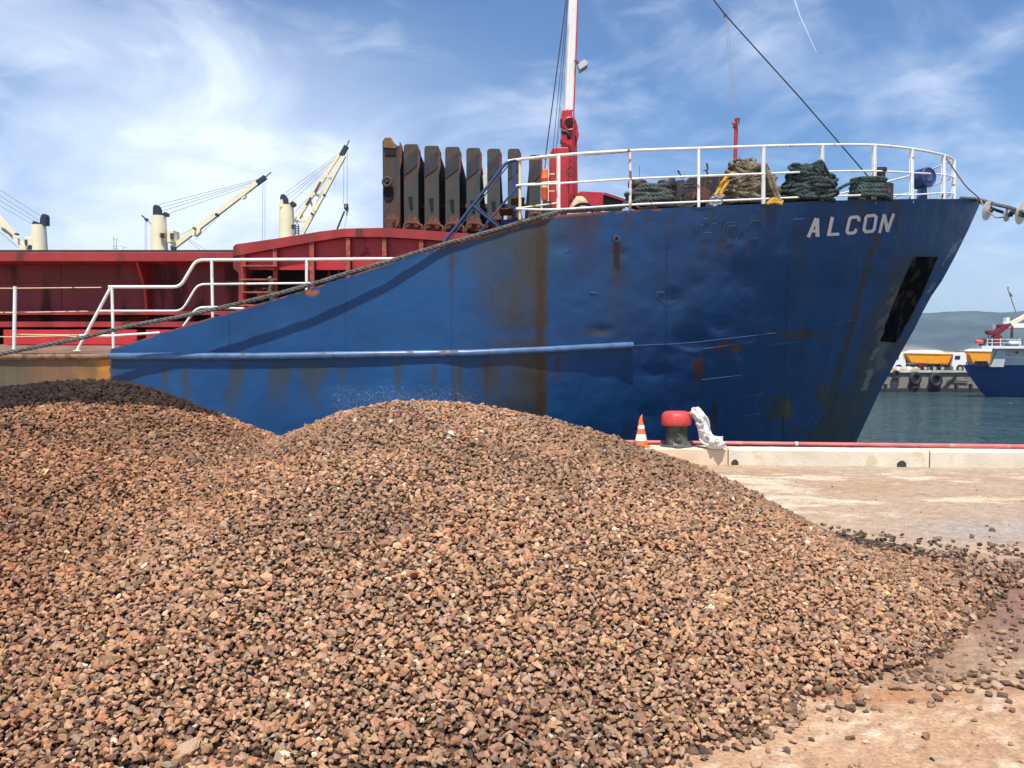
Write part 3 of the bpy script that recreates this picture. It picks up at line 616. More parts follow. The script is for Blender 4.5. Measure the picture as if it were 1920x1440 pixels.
# anchor recess outline, filled with black in the hull colour
rec = np.array([(1716, 481), (1758, 482), (1728, 552), (1706, 596), (1686, 632), (1668, 640), (1664, 600), (1690, 535)])
def inpoly(x, y, P):
    ins = np.zeros(x.shape, bool); n = len(P); j = n-1
    for i in range(n):
        xi, yi = P[i]; xj, yj = P[j]
        ins ^= ((yi > y) != (yj > y)) & (x < (xj-xi)*(y-yi)/(yj-yi+1e-12)+xi); j = i
    return ins
inside = inpoly(hp, hq, rec)
def streak(cx, cy, w, h, s=.5, wig=6, sharp=1.0):     # hanging stain: dense at the top, fading down
    d = np.abs(hp-cx+(vnoise(hq/40, hq*0+cx, 91, 3)-.5)*wig)/w; v = (hq-cy)/h
    return s*np.clip(1-d, 0, 1)**sharp*np.where((v > 0) & (v < 1), (1-v)**.8, 0)*(.5+.9*vnoise(hp/2.5, hq/30, 92, 3))
def spot(cx, cy, rx, ry, s=1, nz=1.2, sc=9):
    d = np.sqrt(((hp-cx)/rx)**2+((hq-cy)/ry)**2)+(vnoise(hp/sc, hq/sc, 93, 4)-.5)*nz*2
    return s*sstep(1.1, .55, d)
def mixc(C, c, f): return C+(np.array(c)-C)*np.clip(f, 0, 1)[..., None]
vfine = vnoise(hp/2.2, hq/60, 95, 4); vmid = vnoise(hp/45, hq/70, 96, 4); vbig = vnoise(hp/160, hq/120, 97, 3)
C = np.zeros(hp.shape+(3,))+np.array([.0105, .062, .175])
C = C*(1+(vbig-.5)[..., None]*.35)*(1+(vmid-.5)[..., None]*.15)
C = mixc(C, (.016, .030, .080), sstep(.40, .62, vmid*.5+vbig*.5)*sstep(1000, 1300, hp)*.35)
C = mixc(C, (.035, .065, .085), sstep(700, 1000, hp)*sstep(560, 440, hq)*sstep(1100, 1020, hp)*.7)
# vertical brown-green water stain ending sharply at the plate seam
st = sstep(840, 1012, hp+(vmid-.5)*120+(vfine-.5)*60)*(hp < 1027+(vnoise(hq/9, hq*0, 98, 2)-.5)*4)
st = st*(.75+.5*(vfine-.3))*np.where((hq > 615) & (hq < 640), .55, 1)
C = mixc(C, (.046, .041, .024), st*1.0)
C = mixc(C, (.048, .026, .014), sstep(11, 5, np.abs(hp-1013)+(vfine-.5)*9)*.75*(hq < 900))
C = mixc(C, (.042, .045, .03), sstep(560, 1000, hp)*0+np.clip((sstep(.5, .62, vnoise(hp/22, hq/300, 99, 4)))*sstep(672, 690, hq)*sstep(790, 700, hq)*sstep(230, 330, hp)*sstep(1040, 1000, hp)*.7, 0, 1))
# lower run left of the kerb line: darker grey-blue
for cx, cy, w, h, s in [(848, 475, 10, 95, .9), (1156, 456, 13, 90, 1.2), (1158, 470, 30, 210, .5), (1100, 400, 40, 150, .7), (1080, 398, 60, 60, .7), (1180, 400, 14, 60, .7), (1210, 400, 10, 50, .5), (1330, 392, 10, 40, .6), (1440, 385, 14, 40, .8), (1300, 392, 8, 60, .4), (912, 680, 9, 90, 1.2), (1045, 668, 9, 60, 1.1), (425, 730, 9, 60, .8), (340, 700, 9, 60, .6), (865, 670, 9, 90, .6), (1350, 446, 7, 40, 1.2), (1368, 425, 9, 60, .6), (1400, 445, 10, 50, .4), (1310, 690, 12, 60, .9), (1340, 758, 9, 90, 1.3), (1170, 800, 8, 50, 1.), (1500, 420, 30, 300, .3), (1680, 380, 16, 70, .8), (1612, 372, 30, 60, .8), (575, 545, 30, 14, .8), (1320, 462, 12, 60, .5), (1258, 402, 9, 40, .5)]:
    C = mixc(C, (.055, .028, .015) if s > .65 else (.040, .038, .026), streak(cx, cy, w, h, s))
for cx, cy, rx, ry, s, c in [(1355, 650, 24, 9, .8, (.10, .05, .02)), (1380, 655, 15, 8, .8, (.11, .05, .02)), (1500, 628, 40, 12, .75, (.07, .04, .025)), (1455, 765, 26, 34, .8, (.06, .045, .02)), (1475, 768, 9, 18, .8, (.14, .09, .02)), (1540, 745, 14, 26, .7, (.07, .05, .02)), (1118, 622, 22, 10, .8, (.05, .05, .045)), (715, 440, 9, 9, .6, (.2, .1, .06)), (582, 548, 16, 6, 1, (.30, .10, .05)), (1600, 815, 110, 40, .6, (.03, .028, .02)), (1310, 690, 13, 26, .8, (.09, .035, .02))]:
    C = mixc(C, c, spot(cx, cy, rx, ry, s))
# long rust run down from the lettering, and the scuffed strip below the hawse recess
def ribbon(P, w, s=1, nz=.8, sc=12):
    d = np.full(hp.shape, 1e9)
    for (a, b), (c, e) in zip(P[:-1], P[1:]):
        L2 = (c-a)**2+(e-b)**2; t = np.clip(((hp-a)*(c-a)+(hq-b)*(e-b))/L2, 0, 1); d = np.minimum(d, np.hypot(hp-a-t*(c-a), hq-b-t*(e-b)))
    return s*sstep(1.1, .3, d/w+(vnoise(hp/sc, hq/sc, 94, 4)-.5)*nz*2)
C = mixc(C, (.050, .034, .025), ribbon([(1645, 445), (1632, 480), (1610, 560), (1590, 640), (1565, 720), (1545, 800)], 9, .85))
C = mixc(C, (.045, .042, .035), ribbon([(1700, 500), (1660, 580), (1620, 680), (1575, 780), (1550, 840)], 38, .75, 1.0, 30))
C = mixc(C, (.09, .03, .022), ribbon([(1690, 600), (1672, 650), (1640, 690), (1628, 720)], 17, .75, 1.6, 7))
C = mixc(C, (.13, .12, .11), ribbon([(1686, 545), (1672, 585), (1655, 640), (1645, 690)], 13, 1, 1.5, 8)*1.0)
C = mixc(C, (.22, .22, .20), ribbon([(1643, 655), (1636, 672)], 5, .9, 1, 5)); C = mixc(C, (.22, .22, .20), ribbon([(1632, 695), (1622, 728)], 6, .9, 1, 5))
C = mixc(C, (.26, .28, .30), ribbon([(1742, 548), (1752, 532)], 3.5, .8, 1.2, 5))
C = mixc(C, (.28, .30, .32), ribbon([(1768, 496), (1790, 462), (1800, 452)], 4, .5, 1.4, 9))
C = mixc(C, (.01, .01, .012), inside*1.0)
C = mixc(C, (.13, .12, .11), inside*ribbon([(1700, 530), (1688, 560), (1668, 600), (1664, 640)], 9, 1, 1.6, 7)*.8)
# rust-dusted after part
aft = (hp < 206+(vnoise(hq/5, hq*0, 88, 2)-.5)*3)
ac = np.array([.10, .085, .055])+(np.array([.55, .21, .022])-np.array([.10, .085, .055]))*(sstep(130, 203, hp+(vmid-.5)*90)**1.2)[..., None]
ac = ac+(np.array([.20, .10, .05])-ac)*(sstep(30, 90, hp)*sstep(170, 120, hp)*.7)[..., None]
C = np.where(aft[..., None], ac*(1+(vfine-.5)[..., None]*.4), C)
C = mixc(C, (.06, .06, .04), (~aft)*sstep(228, 206, hp)*.6*(hq > 672))
# rusty edge of the bulwark
edge = (zt-HZz); C = mixc(C, (.22, .075, .04), (edge < .03)*(vnoise(hp/14, hp*0, 101, 3) > .42)*.8*(hp > 206)*(hp < 1240))
# old cement splashes
scf = sstep(560, 640, hp)*sstep(1000, 860, hp)*sstep(668, 745, hq)
scf = np.maximum(scf, .3*sstep(500, 620, hp)*sstep(960, 900, hp)*sstep(672, 700, hq))+.05*sstep(1020, 1100, hp)
HYy2 = HYy
HYy = np.where(Sg >= .9999, YC, HYy2)
hmt = mat('hull_paint', rough=.42, attr='Col', var=.10, vscale=1.6, streak=False, spec=.3)
nt = hmt.node_tree; nd = nt.nodes; L = nt.links; p = nd['Principled BSDF']; atn = [n for n in nd if n.type == 'ATTRIBUTE'][0]
g1 = nd.new('ShaderNodeTexCoord')
sn = nd.new('ShaderNodeTexNoise'); sn.inputs['Scale'].default_value = 38; sn.inputs['Detail'].default_value = 8; sn.inputs['Roughness'].default_value = .75; sn.inputs['Distortion'].default_value = 1.2; L.new(g1.outputs['Object'], sn.inputs['Vector'])
th = nd.new('ShaderNodeMath'); th.operation = 'MULTIPLY_ADD'; L.new(atn.outputs['Alpha'], th.inputs[0]); th.inputs[1].default_value = .22; L.new(sn.outputs[0], th.inputs[2])
tr = nd.new('ShaderNodeMapRange'); tr.inputs[1].default_value = .75; tr.inputs[2].default_value = .83; L.new(th.outputs[0], tr.inputs[0])
src = p.inputs['Base Color'].links[0].from_socket
mm = nd.new('ShaderNodeMix'); mm.data_type = 'RGBA'; L.new(tr.outputs[0], mm.inputs[0]); L.new(src, mm.inputs[6]); mm.inputs[7].default_value = (.20, .26, .34, 1); L.new(mm.outputs[2], p.inputs['Base Color'])
mp_s = nd.new('ShaderNodeMapping'); mp_s.inputs['Scale'].default_value = (.9, .9, 9); L.new(g1.outputs['Object'], mp_s.inputs[0])
s2n = nd.new('ShaderNodeTexNoise'); s2n.inputs['Scale'].default_value = 3.2; s2n.inputs['Detail'].default_value = 10; s2n.inputs['Roughness'].default_value = .72; L.new(mp_s.outputs[0], s2n.inputs['Vector'])
s2r = nd.new('ShaderNodeMapRange'); s2r.inputs[1].default_value = .665; s2r.inputs[2].default_value = .70; s2r.inputs[4].default_value = .55; L.new(s2n.outputs[0], s2r.inputs[0])
m4 = nd.new('ShaderNodeMix'); m4.data_type = 'RGBA'; L.new(s2r.outputs[0], m4.inputs[0]); L.new(mm.outputs[2], m4.inputs[6]); m4.inputs[7].default_value = (.10, .13, .18, 1)
cn = nd.new('ShaderNodeTexNoise'); cn.inputs['Scale'].default_value = 5.5; cn.inputs['Detail'].default_value = 12; cn.inputs['Roughness'].default_value = .74; L.new(g1.outputs['Object'], cn.inputs['Vector'])
cr_ = nd.new('ShaderNodeMapRange'); cr_.inputs[1].default_value = .675; cr_.inputs[2].default_value = .69; L.new(cn.outputs[0], cr_.inputs[0])
m5 = nd.new('ShaderNodeMix'); m5.data_type = 'RGBA'; L.new(cr_.outputs[0], m5.inputs[0]); L.new(m4.outputs[2], m5.inputs[6]); m5.inputs[7].default_value = (.07, .035, .022, 1); L.new(m5.outputs[2], p.inputs['Base Color'])
last = None
for sc, st_, di in ((1.1, .55, .08), (4.2, .25, .02), (40, .08, .01)):
    nz = nd.new('ShaderNodeTexNoise'); nz.inputs['Scale'].default_value = sc; nz.inputs['Detail'].default_value = 3; L.new(g1.outputs['Object'], nz.inputs['Vector'])
    b = nd.new('ShaderNodeBump'); b.inputs['Strength'].default_value = st_; b.inputs['Distance'].default_value = di; L.new(nz.outputs[0], b.inputs['Height'])
    if last: L.new(last, b.inputs['Normal'])
    last = b.outputs[0]
L.new(last, p.inputs['Normal'])
ship = empty('cargo_ship', (0, 14.3, WZ), 'large weathered blue coaster with ALCON on its bow moored behind the heap', 'ship')
grid_mesh('hull', HXx, HYy, HZz, hmt, ship, np.concatenate([np.clip(C, 0, 1), scf[..., None]], -1))
# far side, plain
s2 = np.linspace(0, 1, 90); v2 = np.linspace(0, 1, 24); S2, V2 = np.meshgrid(s2, v2); xx = XA+S2*(Xs(np.full_like(S2, zdk))-XA)
for _ in range(6): xx = XA+S2*(Xs(ztop(xx))-XA)
zt2 = ztop(xx); Z2 = zb+(zt2-zb)*V2; X2 = XA+S2*(Xs(Z2)-XA); Y2 = YC+half(X2, Z2)
grid_mesh('starboard_hull', X2, Y2, Z2, mat('hull_far_side', (.022, .07, .2), .45, var=.2), ship)
# deck plating: forecastle
fx = np.linspace(at(985, 420, 14.6).x, 12.1, 70); rows = []
zz = ztop(fx)-.03; hw = half(fx, ztop(fx))-.01; tt = np.linspace(-1, 1, 9)
FX = np.repeat(fx[None], 9, 0); FY = YC+tt[:, None]*hw[None]; FZ = np.repeat(zz[None], 9, 0)
grid_mesh('forecastle_deck', FX, FY, FZ, 'deck_green', ship)
# forecastle after bulkhead
b = MB(); x0 = fx[0]; b.box((x0-.05, YC-5.5, 2.2), (x0, YC+5.5, float(zz[0]))); b.build('forecastle_bulkhead', 'red', ship, smooth=False)
# main deck, cambered side walkway
e0 = at(0, 661.5, 14.31).z; e1 = at(0, 645, 16.55).z
b = MB(); b.add([(XA, 14.312, e0), (-2.6, 14.312, e0), (x0, 15.0, e0+.06), (x0, 16.56, e1), (XA, 16.56, e1)], [(0, 1, 2, 3, 4)]); b.build('main_deck', 'deck', ship, smooth=False)
b = MB(); b.add([(XA, 25, e1), (x0, 25, e1), (x0, 27.0, e0), (XA, 27.0, e0)], [(0, 1, 2, 3)]); b.build('far_deck', 'deck', ship, smooth=False)
# deck edge fishplate (brown lip) left
b = MB(); b.tube([hitY(x, 669 if x < 240 else 667, .02) for x in range(-500, 206, 40)]+[hitY(205, 668, .02)], .055, 10); b.build('sheer_strake', mat('rusty_strake', (.22, .13, .07), .7, var=.3, vscale=5, rust=.4, rcol=(.10, .06, .04)), ship)
# rubbing strake
rp = [(206, 668), (300, 667.5), (480, 668), (600, 666), (700, 664.5), (880, 662), (1029, 655.5), (1110, 651), (1186, 647)]
b = MB(); b.tube([hitY(a, b_, .035) for a, b_ in rp], .062, 12); b.build('rubbing_strake', mat('strake_blue', (.07, .14, .27), .33, var=.3, vscale=5, rust=.14, rscale=4, rcol=(.12, .08, .07)), ship)
# weld seam lines, doubler outlines
def weld(pts, w=.012, name='weld_seam', m='weld', o=.008):
    b = MB(); b.tube([hitY(a, c, o) for a, c in pts], w, 5); return b
for pts in ([(1190, 648), (1260, 645), (1310, 641), (1380, 633), (1432, 627), (1455, 624)], [(1320, 654), (1385, 645)], [(1316, 712), (1360, 707), (1392, 703)], [(1400, 743), (1432, 738)], [(1392, 780), (1423, 775)], [(1488, 411), (1510, 410)], [(1560, 608), (1600, 600)], [(1318, 410), (1330, 410)], [(1230, 548), (1246, 548)], [(1230, 550), (1230, 563)], [(1245, 550), (1245, 563)], [(1105, 548), (1118, 549)], [(1440, 648), (1500, 640)]):
    weld(pts, .007).build('weld_seam', 'weld', ship)
for vx, y0_, y1_ in ((846, 466, 655), (846, 672, 748), (1027, 412, 648), (1027, 664, 780), (1250, 396, 800), (1478, 384, 826), (648, 524, 658), (430, 592, 660)):
    weld([(vx+(yy-500)*(0 if vx < 1200 else -.02*(vx-1200)/200), yy) for yy in np.linspace(y0_, y1_, 12)], .0035, o=.001).build('weld_seam', 'hull_bead', ship)
for P_ in ([(1060, 470), (1250, 462), (1480, 452), (1650, 448)], [(1060, 560), (1250, 556), (1470, 545), (1640, 536)]):
    weld(P_, .003, o=.0005).build('weld_seam', 'hull_bead', ship)
# ghost letters
gl = MB()
G5 = lambda P: [(1130+a/4.8, 250+c/4.8) for a, c in P]
for P in ([(875, 820), (910, 820)], [(990, 812), (1027, 812)], [(880, 823), (876, 905)], [(895, 893), (985, 893)], [(930, 875), (926, 912)], [(1090, 865), (1098, 830), (1120, 803), (1205, 798), (1228, 822), (1210, 940), (1190, 985), (1105, 990), (1090, 950), (1090, 865)], [(1120, 880), (1128, 835), (1195, 828), (1198, 850), (1183, 955), (1115, 965), (1120, 880)], [(1310, 845), (1335, 790), (1415, 785), (1440, 812)], [(1335, 850), (1318, 930), (1325, 948), (1398, 940)], [(1440, 812), (1432, 850)]):
    t = weld(G5(P), .0045, o=.006); gl.add(t.v, t.f)
gl.build('old_lettering', 'weld', ship)
# ALCON lettering
Z6 = lambda P: [(1440+a/4, 240+c/4) for a, c in P]
def stroke(b, P, w, closed=False):
    P = [Vector((a, c)) for a, c in P]; n = len(P); Lf, Rt = [], []
    for i in range(n):
        if closed: d0 = (P[i]-P[i-1]).normalized(); d1 = (P[(i+1) % n]-P[i]).normalized()
        else: d0 = (P[i]-P[max(i-1, 0)]); d1 = (P[min(i+1, n-1)]-P[i]); d0 = (d0 if d0.length else d1).normalized(); d1 = (d1 if d1.length else d0).normalized()
        t = (d0+d1).normalized(); nn = Vector((-t.y, t.x)); k = w/2/max(.5, nn.dot(Vector((-d0.y, d0.x)))); Lf.append(P[i]+nn*k); Rt.append(P[i]-nn*k)
    rng = range(n) if closed else range(n-1)
    for i in rng:
        j = (i+1) % n; q4 = Z6([(v.x, v.y) for v in (Lf[i], Lf[j], Rt[j], Rt[i])])
        fr = [hitY(a, c, .022) for a, c in q4]; bk = [hitY(a, c, -.01) for a, c in q4]
        b.add(fr+bk, [(0, 1, 2, 3), (7, 6, 5, 4), (0, 4, 5, 1), (1, 5, 6, 2), (2, 6, 7, 3), (3, 7, 4, 0)])
LET = {'A': [([(302, 819), (362, 676)], 25, 0), ([(368, 676), (371, 816)], 30, 0), ([(335, 775), (368, 772)], 20, 0)],
       'L': [([(483, 667), (455, 800)], 26, 0), ([(442, 800), (534, 796)], 22, 0)],
       'C': [([(681, 700), (683, 680), (671, 667), (627, 670), (612, 684), (592, 775), (602, 790), (642, 786), (655, 777), (660, 756)], 23, 0)],
       'O': [([(734, 672), (748, 659), (798, 655), (811, 668), (796, 760), (781, 774), (733, 778), (719, 764)], 23, 1)],
       'N': [([(836, 787), (872, 646)], 22, 0), ([(872, 650), (897, 776)], 26, 0), ([(893, 780), (943, 642)], 24, 0)]}
nb = empty('ship_name', (7, 15.5, 4), None); nb.parent = ship; nb.location = Vector((7, 15.5, 4))-ship.location
for ch, sts in LET.items():
    b = MB()
    for P, w_, cl_ in sts: stroke(b, P, w_, cl_)
    b.build('letter', 'letter', nb, smooth=False)
# dark hawse recess
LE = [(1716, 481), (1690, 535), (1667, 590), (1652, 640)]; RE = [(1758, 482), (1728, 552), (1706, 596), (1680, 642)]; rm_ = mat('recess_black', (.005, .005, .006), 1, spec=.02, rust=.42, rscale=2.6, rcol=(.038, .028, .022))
yy_, xx_ = np.meshgrid(np.linspace(0, 1, 24), np.linspace(0, 1, 8), indexing='ij'); G_ = np.zeros(yy_.shape+(3,)); 
for i_ in range(24):
    for j_ in range(8):
        f_ = yy_[i_, j_]*3; a_ = min(int(f_), 2); t_ = f_-a_; l_ = (LE[a_][0]*(1-t_)+LE[a_+1][0]*t_, LE[a_][1]*(1-t_)+LE[a_+1][1]*t_); q_ = (RE[a_][0]*(1-t_)+RE[a_+1][0]*t_, RE[a_][1]*(1-t_)+RE[a_+1][1]*t_); u_ = xx_[i_, j_]; G_[i_, j_] = hitY(l_[0]*(1-u_)+q_[0]*u_+(1.5*math.sin(i_*1.3) if i_ > 15 and j_ in (0, 7) else 0), l_[1]*(1-u_)+q_[1]*u_, .02)
ar_ = grid_mesh('anchor_recess', G_[..., 0], G_[..., 1], G_[..., 2], rm_, ship); md_ = ar_.modifiers.new('solid', 'SOLIDIFY'); md_.thickness = .012
# scupper pipe on the hull
sc_ = hitY(1156, 447, 0); b = MB(); b.tube([sc_, sc_+Vector((-.01, -.13, -.02))], .055, 16, caps=True); so_ = b.build('scupper_pipe', mat('pipe_grey', (.10, .10, .12), .6, rust=.3), ship)
b = MB(); b.tube([sc_+Vector((-.0102, -.128, -.02)), sc_+Vector((-.0103, -.134, -.021))], .036, 16); b.build('bore', 'near_black', so_)
# ---------------------------------------------------------------- hatch coaming (red), D 16.5
coam = empty('hatch_coaming', (-6, 16.6, 2), None); coam.parent = ship; coam.location = Vector((-6, 16.6, 2))-ship.location
YF = 16.3; YW = 16.95
def pbox(b, x0, x1, y0, y1, Y0, Y1):      # box whose front face covers the given photo rectangle at depth Y0
    a = at(x0, y1, Y0); c = at(x1, y0, Y0); b.box((a.x, Y0, a.z), (c.x, Y1, c.z))
b = MB(); pbox(b, -1400, 437, 473, 490, YF, YF+.75); b.build('top_flange', 'red', coam, smooth=False, bevel=.01)
b = MB(); pbox(b, -1400, 437, 468.5, 474, YF+.10, 25); b.build('hatch_cover_edge', 'panel_side', coam, smooth=False)
b = MB(); pbox(b, -1400, 450, 488, 610, YW, YW+.05); b.build('recessed_wall', 'shade_red', coam, smooth=False)
b = MB(); pbox(b, -1400, 437, 583, 590, YF+.0, YW-.002); b.build('ledge', 'red', coam, smooth=False)
b = MB(); pbox(b, -1400, 445, 603, 613, YF-.05, YW-.004); b.build('ledge', 'red', coam, smooth=False)
b = MB(); pbox(b, -1400, 445, 526, 529, YW-.04, YW-.003); b.build('stiffener', 'shade_red', coam, smooth=False)
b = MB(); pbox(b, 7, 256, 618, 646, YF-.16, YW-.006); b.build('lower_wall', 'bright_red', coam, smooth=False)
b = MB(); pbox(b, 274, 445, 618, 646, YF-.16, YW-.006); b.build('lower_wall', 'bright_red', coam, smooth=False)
b = MB(); pbox(b, -1400, 445, 610, 650, YW-.02, YW+.2); b.build('dark_gap', 'near_black', coam, smooth=False)
def stay(x, y0, y1, w=9, m='red'):
    b = MB(); a0 = at(x, y0, YF+.05); a1 = at(x, y1, YF+.25); hw_ = w*m_px(YF)/2
    b.prism([(a0.x-hw_, YF+.06, a0.z), (a0.x-hw_, YW, a0.z), (a0.x-hw_, YW, a1.z), (a0.x-hw_, YF+.5, a1.z), (a0.x-hw_, YF+.42, a0.z-.55)], (2*hw_, 0, 0)); b.build('stay', m, coam, smooth=False)
stay(255, 489, 604, 5); stay(-210, 489, 604, 5); stay(-600, 489, 604, 5)
for x in (112, 340): b = MB(); pbox(b, x, x+1.2, 492, 582, YW-.012, YW-.001); b.build('stiffener', 'shade_red', coam, smooth=False)
# raised forward part
topc = [(437, 463), (442, 458), (520, 447), (600, 434), (645, 428.5), (730, 427), (800, 432), (880, 438), (1000, 444)]
botc = [(437, 480), (442, 479.5), (520, 465), (600, 451), (645, 444), (730, 444.5), (800, 449), (880, 455), (1000, 461)]
b = MB(); YR = 16.0; rp = empty('raised_coaming', (-2, 16, 2.5), None); rp.parent = ship; rp.location = Vector((-2, 16, 2.5))-ship.location
for i in range(len(topc)-1):
    t0 = at(*topc[i], YR); t1 = at(*topc[i+1], YR); b0 = at(*botc[i], YR); b1 = at(*botc[i+1], YR)
    b.add([b0, b1, t1, t0]+[v+Vector((0, .6, 0)) for v in (b0, b1, t1, t0)], [(0, 1, 2, 3), (7, 6, 5, 4), (0, 4, 5, 1), (3, 2, 6, 7), (0, 3, 7, 4), (1, 5, 6, 2)])
b.build('top_flange', 'red', rp, smooth=False)
b = MB(); pts = [at(x, y, YR+.55) for x, y in [(440, 600), (440, 472)]+[(a, c-4) for a, c in botc[1:]]+[(1000, 600)]]
up_ = [at(x, y, YR+.17) for x, y in [(440, 506), (440, 470)]+[(a, c-6) for a, c in botc[1:]]+[(1000, 506)]]; b.prism(up_, (0, .04, 0)); b.build('coaming_wall', 'bright_red', rp, smooth=False)
b = MB(); pbox(b, 446, 1000, 504, 640, YR+.75, YR+.8); b.build('dark_recess', 'near_black', rp, smooth=False)
b = MB(); b.prism([at(437, 478, YR+.02), at(437, 502, YR+.02), at(447, 512, YR+.02), at(447, 640, YR+.02), at(456, 640, YR+.02), at(456, 478, YR+.02)], (0, .5, 0)); b.build('end_plate', 'red', rp, smooth=False)
for x, y0, w in ((457, 474, 9), (516, 466, 9), (585, 454, 10), (653, 445, 9), (721, 444.5, 9), (790, 449, 9), (858, 454, 9)):
    b = MB(); a = at(x-w/2, y0, YR+.03); c = at(x+w/2, 640, YR+.03); b.box((a.x, YR+.03, c.z), (c.x, YR+.12, a.z-.01)); b.box((a.x+.035, YR+.12, c.z), (c.x-.035, YR+.55, a.z-.01)) if False else b.box((a.x+.035, YR+.12, c.z), (c.x-.035, YR+.165, a.z-.01)); b.build('stay', 'stay', rp, smooth=False)
lad = MB()
for y in (498, 523.5, 547.5, 572): pbox(lad, 451, 519, y-1.3, y+1.6, YR-.12, YR+.02)
lad.build('ladder', 'stay', rp, smooth=False)
# things seen in the dark recess: hoses, brackets
b = MB(); rr = random.Random(9)
for i in range(9):
    c = at(rr.uniform(470, 500), rr.uniform(532, 565), YR+.35); b.torus(c, rr.uniform(.05, .12), .012, (1, 0, .2), (0, .3, 1), 14, 5)
b.build('hose_coil', 'rust', rp)
b = MB(); b.rope([at(506, 520, YR-.14), at(509, 530, YR-.16), at(507, 545, YR-.16), at(510, 562, YR-.14)], .045, .15); b.build('rope_hank', 'tan_rope', rp)
for x in (615, 633, 648, 685): b = MB(); a = at(x, 508, YR+.5); c = at(x+5, 545, YR+.5); b.prism([at(x, 508, YR+.5), at(x+3, 508, YR+.5), at(x+11, 545, YR+.5), at(x-6, 545, YR+.5)], (0, .03, 0)); b.build('bracket', 'stay', rp, smooth=False)
# ---------------------------------------------------------------- rails
def rail(name, m, tubes, posts, Y, label=None, r=.024):
    t = empty(name, at(posts[0][0], posts[0][2], Y) if posts else at(900, 400, Y), None); l_ = t.location.copy(); t.parent = ship; t.location = l_-ship.location
    if label: t['label'] = label
    for P in tubes:
        rad = r
        if isinstance(P, tuple): P, rad = P
        b = MB(); b.tube([at(a, c, Y) if len(q_) < 1 else at(a, c, q_[0]) for a, c, *q_ in P], rad, 10); b.build('rail_tube', m, t)
    for x0_, y0_, y1_, *rest in posts:
        x1_ = rest[0] if rest else x0_; b = MB(); b.tube([at(x0_, y0_, Y), at(x1_, y1_, Y)], r*1.15, 10); b.build('post', m, t)
    return t
def bend(P, k=3):     # rounds the corners of a 2-D polyline
    out = [P[0]]
    for i in range(1, len(P)-1):
        a, b_, c = [Vector(q) for q in (P[i-1], P[i], P[i+1])]; l = min((a-b_).length, (c-b_).length, 26)*.5
        p0 = b_+(a-b_).normalized()*l; p2 = b_+(c-b_).normalized()*l
        for t in np.linspace(0, 1, 6): out.append(tuple(p0*(1-t)**2+b_*2*t*(1-t)+p2*t*t))
    out.append(P[-1]); return out
YD = 14.5
rail('deck_rail', 'white_rail', [(bend([(204, 538), (338, 538), (368, 487.5), (742, 485.5)]), .029), (bend([(186, 583), (341, 583), (371, 533), (592, 531)]), .020), [(150, 629), (205, 630), (300, 624)], bend([(344, 612), (369, 577), (398, 576), (470, 580)])],
     [(210, 539, 656, 213), (397, 489, 596, 399), (575, 487, 545), (145, 657, 540, 207)], YD)
for x in (28.5, -190, -420): rail('stanchion_rail', 'white_rail', [], [(x, 537, 657, x-2)], YD, r=.028)
b = MB()
for P in ([(-600, 541), (28, 540.5), (190, 539)], [(-600, 585), (28, 586), (165, 583.5)], [(-600, 630), (28, 631.5), (120, 629.5), (150, 632)], [(28, 627), (150, 628)]): b.tube([at(a, c, YD) for a, c in P], .008, 6)
b.build('guard_wires', 'cream_rail', ship)
b = MB(); b.lathe([(.07, 0), (.06, .015), (0, .02)], at(145, 658, YD-.05), 12); b.build('foot_plate', 'cream_rail', ship)
# blue stair rail up to the forecastle
YB = 14.75
rail('stair_rail', 'blue_rail', [(bend([(826, 463), (950, 303), (978, 299)]), .030), ([(833, 463), (953, 310)], .012), (bend([(895, 441), (968, 352), (975, 346)]), .020), ([(886, 385), (937, 428)], .026), ([(889, 381), (940, 425)], .010)], [], YB)
rail('landing_rail', 'cream_rail', [(bend([(952, 302), (974, 298), (1044, 294), (1047, 302), (1047, 372)]), .024), (bend([(968, 350), (974, 347), (1044, 341)]), .02), ([(968, 391), (1044, 381)], .018)], [(975, 297, 412)], YB)
b = MB(); pbox(b, 1043.5, 1049.5, 297, 400, YB-.02, YB+.04); b.build('gate_post', 'cream_rail', ship, smooth=False)
# ladder treads between stair rails
b = MB()
for k in range(6): x = 848+k*22; y = 470-k*20; pbox(b, x, x+26, y, y+2, YB+.1, YB+.8)
b.build('stair_treads', 'rust', ship, smooth=False)
# forecastle rail following the deck edge
RT = [(968, 300, 405), (1048, 291, 402), (1181, 282.5, 393.5), (1310, 278, 387.5), (1431, 274, 382), (1541, 271.5, 377), (1639, 272, 374), (1709, 279, 372.5), (1769, 290.5, 372), (1788, 299.5, 372.5)]
fr_ = empty('forecastle_rail', (5, 15, 4.5), None); fr_.parent = ship; fr_.location = Vector((5, 15, 4.5))-ship.location
base_pts = []; 
for i, (x, y0_, y1_) in enumerate(RT):
    v = hitY(min(x, 1826), y1_+5, -.10) if x > 1000 else at(x, y1_, 14.75)
    base_pts.append((v, at(x, y0_, v.y)))
base_pts[-1] = (at(1788, 372.5, 20.1), at(1788, 299.5, 20.1)); base_pts[-2] = (at(1769, 372, 19.2), at(1769, 290.5, 19.2))
P0 = [Vector((a.x, a.y, a.z)) for a, c in base_pts]; P1 = [c for a, c in base_pts]
mir = lambda v: Vector((v.x, 2*YC-v.y, v.z))
for k in (1.0, .545, .125):
    line = [P0[i].lerp(P1[i], k) for i in range(len(P0))]; r_k = .026 if k == 1 else .019
    sm_ = smooth_path(line, 8)
    b = MB(); b.tube(sm_, r_k, 10); b.build('rail_tube', 'white_rail', fr_)
    line2 = [mir(v) for v in line[::-1]]
    b = MB(); b.tube([line[-1]]+smooth_path(line2, 8)[:], r_k, 8); b.build('rail_tube', 'white_rail', fr_)
